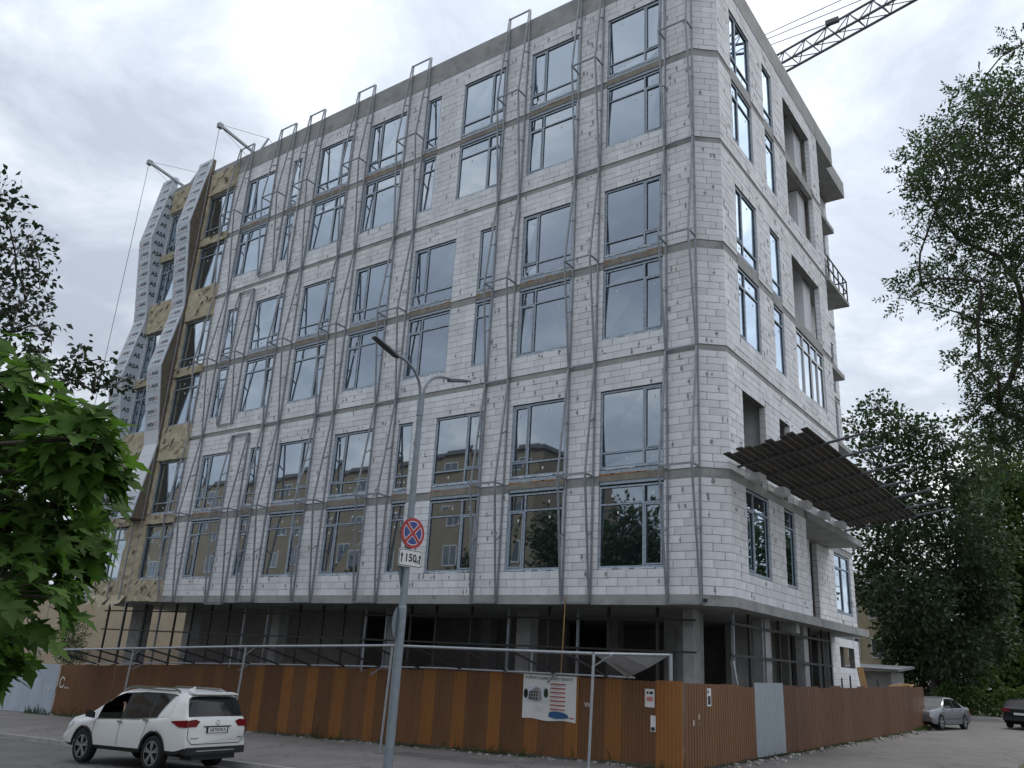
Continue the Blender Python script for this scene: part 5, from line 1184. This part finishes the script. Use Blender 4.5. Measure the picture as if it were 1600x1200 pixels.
def make_tree(name, label, cat, base, fork, clumps, r0, leaf_m, lsize, per_m2, bark='bark', wid=.5, twig_r=.012, compound=0, droop=.3, group=None, dens=None):
    t = root(name, label, cat, base, 0, group)
    base = Vector(base); fork = Vector(fork)
    b = MB(); mid = base.lerp(fork, .5) + Vector((random.uniform(-.1, .1), random.uniform(-.1, .1), 0)) * (fork - base).length * .3
    b.tube([base, base.lerp(mid, .15), mid, fork], [r0 * 1.35, r0, r0 * .85, r0 * .65], 10); b.build('trunk', 'bark', t, smooth=True)
    b = MB(); VV = []
    nodes = [(fork, -1, 0.0)]; todo = [Vector(q[:3]) for q in clumps]; order = []
    while todo:                                     # limbs branch off the nearest limb already grown
        best = min(((c_ - nd[0]).length + .30 * nd[2], i_, j_) for i_, c_ in enumerate(todo) for j_, nd in enumerate(nodes))
        c_ = todo.pop(best[1]); nodes.append((c_, best[2], nodes[best[2]][2] + (c_ - nodes[best[2]][0]).length))
    cnt = [1] * len(nodes)
    for i_ in range(len(nodes) - 1, 0, -1): cnt[nodes[i_][1]] += cnt[i_]
    for i_ in range(1, len(nodes)):
        c_, p_, _ = nodes[i_]; q_ = nodes[p_][0]; L = (c_ - q_).length
        ra = min(r0 * .6, twig_r * 1.3 * math.sqrt(cnt[i_]) + .004 * L); rb = min(ra, twig_r * 1.3 * math.sqrt(max(1, cnt[i_] - 1)))
        m1 = q_.lerp(c_, .35) + Vector((random.uniform(-.12, .12), random.uniform(-.12, .12), random.uniform(.0, .16))) * L
        m2 = q_.lerp(c_, .7) + Vector((random.uniform(-.1, .1), random.uniform(-.1, .1), random.uniform(-.04, .12))) * L
        b.tube([q_, m1, m2, c_], [ra, ra * .9, (ra + rb) / 2, rb], 6)
    for (x, y, z, r) in clumps:
        c = Vector((x, y, z))
        k = max(6, int(per_m2 * r * r * 4 * (dens(z) if dens else 1) * (.45 if compound and r > .8 else 1))); T = clump_twigs((x, y, z), r * (.84 if compound else 1), k)
        nt = min(k, max(5, int(10 + 10 * r)))
        for q in T[:nt]: b.tube([c, (c + Vector(q)) / 2 + Vector((0, 0, .06 * r)), q], [twig_r * .8, twig_r * .5, twig_r * .3], 4, cap=False)
        d = T - np.array(c)[None]; d = unit(d); d[:, 2] -= droop; d += rng.normal(size=d.shape) * .45
        if compound:
            d = unit(d); sd = unit(np.cross(d, unit(rng.normal(size=d.shape)))); rl = lsize * compound * .42
            for q in range(compound // 2):
                for sgn in (-1, 1):
                    P = T + d * (rl * (q + .6) / (compound / 2)) ; P = P + np.array([0, 0, -1.0])[None] * (rl * .35 * (q / compound) ** 2)
                    VV.append(leaves(P, d * .6 + sd * sgn, lsize, wid))
            VV.append(leaves(T + d * rl, d, lsize, wid))
        else:
            VV.append(leaves(T, d, lsize, wid))
            T2 = T + rng.normal(size=T.shape) * lsize * .8; VV.append(leaves(T2, d + rng.normal(size=d.shape) * .6, lsize, wid))
    b.build('branches', 'bark', t, smooth=True)
    V = np.concatenate(VV); fast_mesh('crown', V, len(V) // 4, 4, leaf_m, t)['kind'] = 'stuff'
    return t
# near maple: broad lobed leaves, the nearest 300 singly
OUT = [(0, 0), (.10, .02), (.30, -.10), (.22, .08), (.52, .16), (.40, .24), (.58, .50), (.36, .44), (.20, .42), (.24, .62), (.13, .72), (0, 1.0), (-.13, .72), (-.24, .62), (-.20, .42), (-.36, .44), (-.58, .50), (-.40, .24), (-.52, .16), (-.22, .08), (-.30, -.10), (-.10, .02)]
def maple_mesh():
    V = [(0, .36, .0)]
    f1, f2, f3 = random.uniform(.1, .35), random.uniform(-.3, -.1), random.uniform(-.1, .1)
    for x, y in OUT: V.append((x, y, f1 * abs(x) * .6 + f2 * y * y + f3 * x + random.uniform(-.02, .02)))
    n = len(OUT); F = [(0, 1 + i, 1 + (i + 1) % n) for i in range(n)]
    return V, F
mp_t = root('maple_tree', 'maple with large bright lobed leaves hanging in close at the left edge', 'tree', (-6.9, 1.0, G_near(-6.9, 1.0)))
b = MB(); b.tube([(-6.9, 1.0, G_near(-6.9, 1.0) - .1), (-6.85, 1.05, 1.4), (-6.6, 1.2, 2.4), (-6.4, 1.3, 4.0)], [.16, .13, .11, .06], 10); b.build('trunk', 'bark', mp_t, smooth=True)
b = MB(); LV = []
for (x, y, z, r) in MAPLE:
    x -= .10; y -= .07
    c = Vector((x, y, z)); s0 = Vector((-6.6, 1.2, min(3.4, max(2.2, z - .3)))); m1 = s0.lerp(c, .5) + Vector((0, 0, .12))
    b.tube([s0, m1, c], [.035, .02, .009], 6)
    k = int(80 + 800 * r * r) if x > -5.3 and r < .45 else int(30 + 150 * r * r)
    for q in clump_twigs((x, y, z), r, k, .85, .05):
        q = Vector(q); d = (q - c).normalized()
        if random.random() < .3: b.tube([c, q], [.006, .003], 4, cap=False)
        tip = Vector((d.x, d.y, -.42 + .3 * d.z)) + Vector(rng.normal(size=3) * .33); nr = Vector((d.x * .4 + .2, d.y * .4 - .15, 1.0)) + Vector(rng.normal(size=3) * .33)
        LV.append((q, tip.normalized(), nr.normalized(), random.choice((.08, .10, .12, .14, .16, .18))))
b.build('branches', 'bark', mp_t, smooth=True)
variants = []
for i in range(6):
    V, F = maple_mesh(); o = MB().add(V, F).build('leaf', 'leaf_maple', smooth=True); variants.append((o.data, V, F)); D.objects.remove(o)
LV.sort(key=lambda q: (q[0] - CAM).length - .9 * q[0].y)
restl = MB()
for i, (q, tip, nr, s) in enumerate(LV):
    x = tip.cross(nr).normalized(); z = x.cross(tip).normalized(); me, V, F = variants[i % 6]
    M = Matrix.Identity(4)
    for k in range(3): M[k][0] = x[k] * s; M[k][1] = tip[k] * s; M[k][2] = z[k] * s; M[k][3] = q[k]
    if i < 300:
        o = obj_from('leaf', me, mp_t); o.matrix_basis = M
    else: restl.add([tuple(M @ Vector(v)) for v in V], F)
if restl.v: restl.build('foliage', 'leaf_maple', mp_t, smooth=True)['kind'] = 'stuff'
make_tree('pear_tree', 'tree with backlit dark leaves standing behind the maple at the upper left', 'tree', (-12.2, 3.2, G_near(-12.2, 3.2) - .1), (-11.2, 3.1, 4.6), PEAR, .14, 'leaf_dark', .08, 190, wid=.62, twig_r=.005)
make_tree('sapling', 'thin sapling with sparse backlit dark leaves rising above the maple', 'tree', (-7.6, 3.1, G_near(-7.6, 3.1) - .1), (-7.45, 3.15, 3.9), SPRIG, .03, 'leaf_dark', .07, 900, wid=.6, twig_r=.004)
make_tree('locust_tree', 'feathery locust tree reaching in from the upper right', 'tree', (1.6, 17.6, G(1.6, 17.6)), (.9, 17.2, 6.0), ROBINIA, .26, 'leaf_robinia', .085, 135, wid=.45, twig_r=.008, compound=8, droop=.35)
make_tree('chestnut_tree', 'large dark chestnut tree behind the end of the building', 'tree', (-11.6, 64.5, G(-11.6, 64.5)), (-11.4, 64.5, 6.0), CHESTNUT, .35, 'leaf_chestnut', .36, 60, wid=.6, twig_r=.03, droop=.5, dens=lambda z: .34 if z > 15 else (.5 if z > 10 else .9))
make_tree('lime_tree', 'lighter green tree farther down the side street at the right edge', 'tree', (-9.5, 97, G(-9.5, 97)), (-9.3, 97, 7), BACK, .4, 'leaf_light', .5, 26, wid=.7, twig_r=.05, droop=.5)
make_tree('street_tree', 'dark green tree beyond the hedge outside the right edge', 'tree', (4.5, 74, G(4, 74)), (4.4, 74, 5), [(4.5 + 3.6 * math.cos(a * 1.9) * (1 - .05 * a), 74 + 3.4 * math.sin(a * 2.3), 3.5 + a * 1.0, 2.3) for a in range(11)], .3, 'leaf_chestnut', .45, 30, wid=.6, twig_r=.04, droop=.5)
make_tree('bush', 'round shrub against the beige wall behind the pale blue fence', 'shrub', (-49.8, 26.0, -.9), (-49.8, 26.0, .6), [(-49.8, 26.0, 2.6, .75), (-50.3, 26.2, 1.7, .8), (-49.3, 25.8, 1.5, .8), (-49.9, 25.7, 3.1, .5)], .05, 'leaf_robinia', .12, 170, wid=.45, twig_r=.012)
# hedge beyond the far pavement
hd = root('hedge', 'clipped green hedge behind the far pavement between the parked cars', 'hedge', (-3, 63.8, G(-3, 63.8)))
n = 16000; X = rng.uniform(-11.5, 9, n); Y = 63.8 + rng.uniform(-.75, .75, n); Zt = 1.75 + .22 * np.sin(X * 1.7) + .15 * np.sin(X * 4.1 + 1)
Zr = rng.uniform(0, 1, n) ** .7 * Zt; bul = 1 - .35 * (Zr / Zt) ** 3
P = np.stack([X, 63.8 + (Y - 63.8) * bul, Zr + np.array([G(a, 63.8) for a in X])], 1); dd = rng.normal(size=(n, 3)); dd[:, 2] += .4
fast_mesh('foliage', leaves(P, dd, .19, .6), n, 4, 'leaf_light', hd)['kind'] = 'stuff'
b = MB()
for i in range(30): x = -11.2 + i * .68; b.tube([(x, 63.8, G(x, 63.8)), (x + .1, 63.75, G(x, 63.8) + 1.3)], [.03, .015], 5)
b.build('stems', 'bark', hd)
# weeds and grass along the fence feet, on the verge
def tufts(name, label, pts, hgt, m_='grass'):
    P = np.array([p[:3] for p in pts]); n = len(P); d = rng.normal(size=(n, 3)) * .45; d[:, 2] = 1
    V = leaves(P, d, 1.0, .12, .3).reshape(n, 4, 3); s = np.array([p[3] for p in pts])[:, None, None]
    V = P[:, None, :] + (V - P[:, None, :]) * s
    o = fast_mesh(name, V.reshape(-1, 3), n, 4, m_); o['kind'] = 'stuff'; o['label'] = label; o['category'] = 'grass'
pts = []
for i in range(5200):
    x = random.uniform(-40, -9.1); dn = .5 + .5 * math.sin(x * 1.3 + 2 * math.sin(x * .37)) + (.6 if -17 < x < -13 or -40 < x < -37.5 else 0)
    if random.random() > dn * .8: continue
    y = FF - .06 - abs(random.gauss(0, .14)); pts.append((x, y, G(x, y) - .01, random.uniform(.06, .17) * (2.4 if random.random() < .05 or (x < -38.5 and random.random() < .3) else 1)))
for i in range(1500):
    y = random.uniform(19.6, 46.5); x = rx(y) + .03 + abs(random.gauss(0, .12)); pts.append((x, y, G(x, y) - .02, random.uniform(.05, .16) * (2 if y > 43 else 1)))
tufts('weeds', 'weeds and grass along the foot of the site fences', pts, .1)
pts = []
for i in range(5000):
    x = random.uniform(-3.4, 3); y = random.uniform(28.5, 40)
    if (x + 3.3) > .35 * abs(y - 33.0) - 1.2: pts.append((x, y, G(x, y) + .01, random.uniform(.06, .16)))
tufts('verge_grass', 'short grass on the verge at the lower right corner', pts, .1)
# rubble and litter at the fence foot
b = MB()
for i in range(260):
    if random.random() < .5: x = random.uniform(-38, -9.2); y = FF - .05 - abs(random.gauss(0, .25))
    else: y = random.uniform(20, 46); x = rx(y) + .05 + abs(random.gauss(0, .2))
    s = random.uniform(.015, .06); z = G(x, y); b.hexa([(x + random.uniform(-s, s) * .3 + dx * s, y + dy * s + random.uniform(-s, s) * .3, z + dz * s * random.uniform(.5, 1)) for dx, dy, dz in ((-1, -1, -.3), (1, -1, -.3), (1, 1, -.3), (-1, 1, -.3), (-1, -1, 1), (1, -1, 1), (1, 1, 1), (-1, 1, 1))])
tag(b.build('rubble', 'kerb'), 'loose stones and rubble scattered along the foot of the fences', 'rubble', kind='stuff')

# ------------------------------------------------------------------ neighbouring buildings and site clutter
def house(name, label, x0, x1, y0, y1, z0, z1, m_, face, nx, nz, ww, wh, roof_h=0, roof_m='roof_sheet', off=.0):
    t = root(name, label, 'building', ((x0 + x1) / 2, (y0 + y1) / 2, z0))
    b = MB(); b.box(x0, x1, y0, y1, z0, z1); w = b.build('wall', m_, t)
    b = MB()
    if roof_h: xm, ym = (x0 + x1) / 2, (y0 + y1) / 2; b.add([(x0 - .4, y0 - .4, z1 + .01), (x1 + .4, y0 - .4, z1 + .01), (x1 + .4, y1 + .4, z1 + .01), (x0 - .4, y1 + .4, z1 + .01), (x0 + 2, ym, z1 + roof_h), (x1 - 2, ym, z1 + roof_h)], [(0, 1, 5, 4), (1, 2, 5), (2, 3, 4, 5), (3, 0, 4), (0, 3, 2, 1)])
    else: b.box(x0 - .2, x1 + .2, y0 - .2, y1 + .2, z1 + .002, z1 + .4)
    b.build('roof', roof_m, t)
    for i in range(nx):
        for j in range(nz):
            a0, a1 = ((x0, x1) if face in ('-y', '+y') else (y0, y1)); c = a0 + (a1 - a0) * (i + .5) / nx; zc = z0 + (z1 - z0) * (j + .55) / nz
            yf = {'-y': y0, '+y': y1, '+x': x1}[face]; sg = -1 if face == '-y' else 1
            fb = MB(); gb_ = MB()
            def bx(b, p, q, r, s, d0, d1):
                if face in ('-y', '+y'): b.box(p, q, yf + sg * d0, yf + sg * d1, r, s)
                else: b.box(yf + sg * d0, yf + sg * d1, p, q, r, s)
            for (p, q, r, s) in ((c - ww / 2 - .08, c + ww / 2 + .08, zc - wh / 2 - .1, zc - wh / 2), (c - ww / 2 - .08, c + ww / 2 + .08, zc + wh / 2, zc + wh / 2 + .08), (c - ww / 2 - .08, c - ww / 2, zc - wh / 2, zc + wh / 2), (c + ww / 2, c + ww / 2 + .08, zc - wh / 2, zc + wh / 2), (c - .03, c + .03, zc - wh / 2, zc + wh / 2)): bx(fb, p, q, r, s, -.02, .05)
            f = fb.build('window', 'white_pvc', t); bx(gb_, c - ww / 2, c + ww / 2, zc - wh / 2, zc + wh / 2, -.02, .012); gb_.build('pane', 'pane_dark', f)
    return t
house('beige_building', 'beige rendered building behind the far left end of the site', -96, -59.5, 40, 54, -2, 6.8, 'beige_wall', '-y', 0, 0, 1, 1)
house('yellow_house', 'pale yellow house behind the trees past the side wall', -24, -15.3, 70, 82, .6, 9.2, 'yellow_wall', '-y', 5, 3, .8, 1.3, 2.4)
house('apartment_block', 'tan apartment block across the street, seen mirrored in the lower windows', -104, -40, -26, -13, -1.5, 20.5, 'tan_wall', '+y', 16, 6, 1.5, 1.7)
for i, (x, y, s) in enumerate(((-25.5, -7.5, 1.15), (-31.5, -9.5, 1.2), (-40, -8.5, .9), (-19.5, -9.5, 1.15), (-52, -8.0, .85))):
    lab = ['', 'tallest ', 'farther ', 'nearer ', 'farthest '][i]
    cl = [(x + 2.6 * s * math.cos(a * 2.1), y + 2.4 * s * math.sin(a * 1.7), (3.2 + a * .78) * s, 1.9 * s) for a in range(9)]
    make_tree('street_tree', ('round ' if not lab else lab) + 'dark tree across the street, seen mirrored in the lower windows', 'tree', (x, y, G_near(x, y) - .1), (x, y, 3.6), cl, .22, 'leaf_chestnut', .42, 34, wid=.65, twig_r=.03, droop=.4)
# site shed, leaning boards, stacked timber behind the side fence
t = root('site_shed', 'grey flat roofed site shed behind the side fence', 'shed', (-11.6, 50, G(-11, 50)))
b = MB(); b.box(-12.6, -10.7, 48.6, 51.5, .4, 3.05); b.build('wall', 'concrete_dark', t)
b = MB(); b.hexa([(-13.0, 48.1, 3.1), (-10.2, 48.1, 3.05), (-10.2, 52, 3.3), (-13.0, 52, 3.35), (-13.0, 48.1, 3.22), (-10.2, 48.1, 3.17), (-10.2, 52, 3.42), (-13.0, 52, 3.47)]); b.build('roof', 'roof_sheet', t)
b = MB(); b.bar((-9.1, 37.7, .5), (-9.65, 38.4, 3.0), .26, .06); tag(b.build('leaning_board', 'timber'), 'orange brown board leaning behind the side fence', 'board')
b = MB(); b.bar((-9.15, 24.1, .4), (-9.35, 23.6, 2.75), .09, .09); tag(b.build('leaning_post', 'galv'), 'pale square post leaning behind the fence near the silver sheet', 'post')
for i in range(5):
    b = MB(); y = 43.0 + i * .55; b.bar((-9.6 + .1 * i, y, 2.32 + .06 * (i % 2)), (-9.2, y + .9, 2.45), .12, .05); tag(b.build('timber_piece', 'timber'), 'pale timber offcut behind the far end of the side fence, %s of five' % ('nearest', 'second nearest', 'middle', 'second farthest', 'farthest')[i], 'timber', 'timber offcuts behind the side fence')
b = MB(); b.box(-9.75, -9.35, 34.6, 42.0, 2.05, 2.18); o = tag(b.build('site_shelf', 'concrete'), 'concrete ledge lying behind the side fence with rebar stubs', 'ledge')
for y in (35.2, 36.4, 38.6, 40.8):
    b = MB(); b.bar((-9.55, y, 2.18), (-9.55, y, 2.18 + random.uniform(.25, .5)), .05); b.build('rebar_stub', 'dark_steel', o)
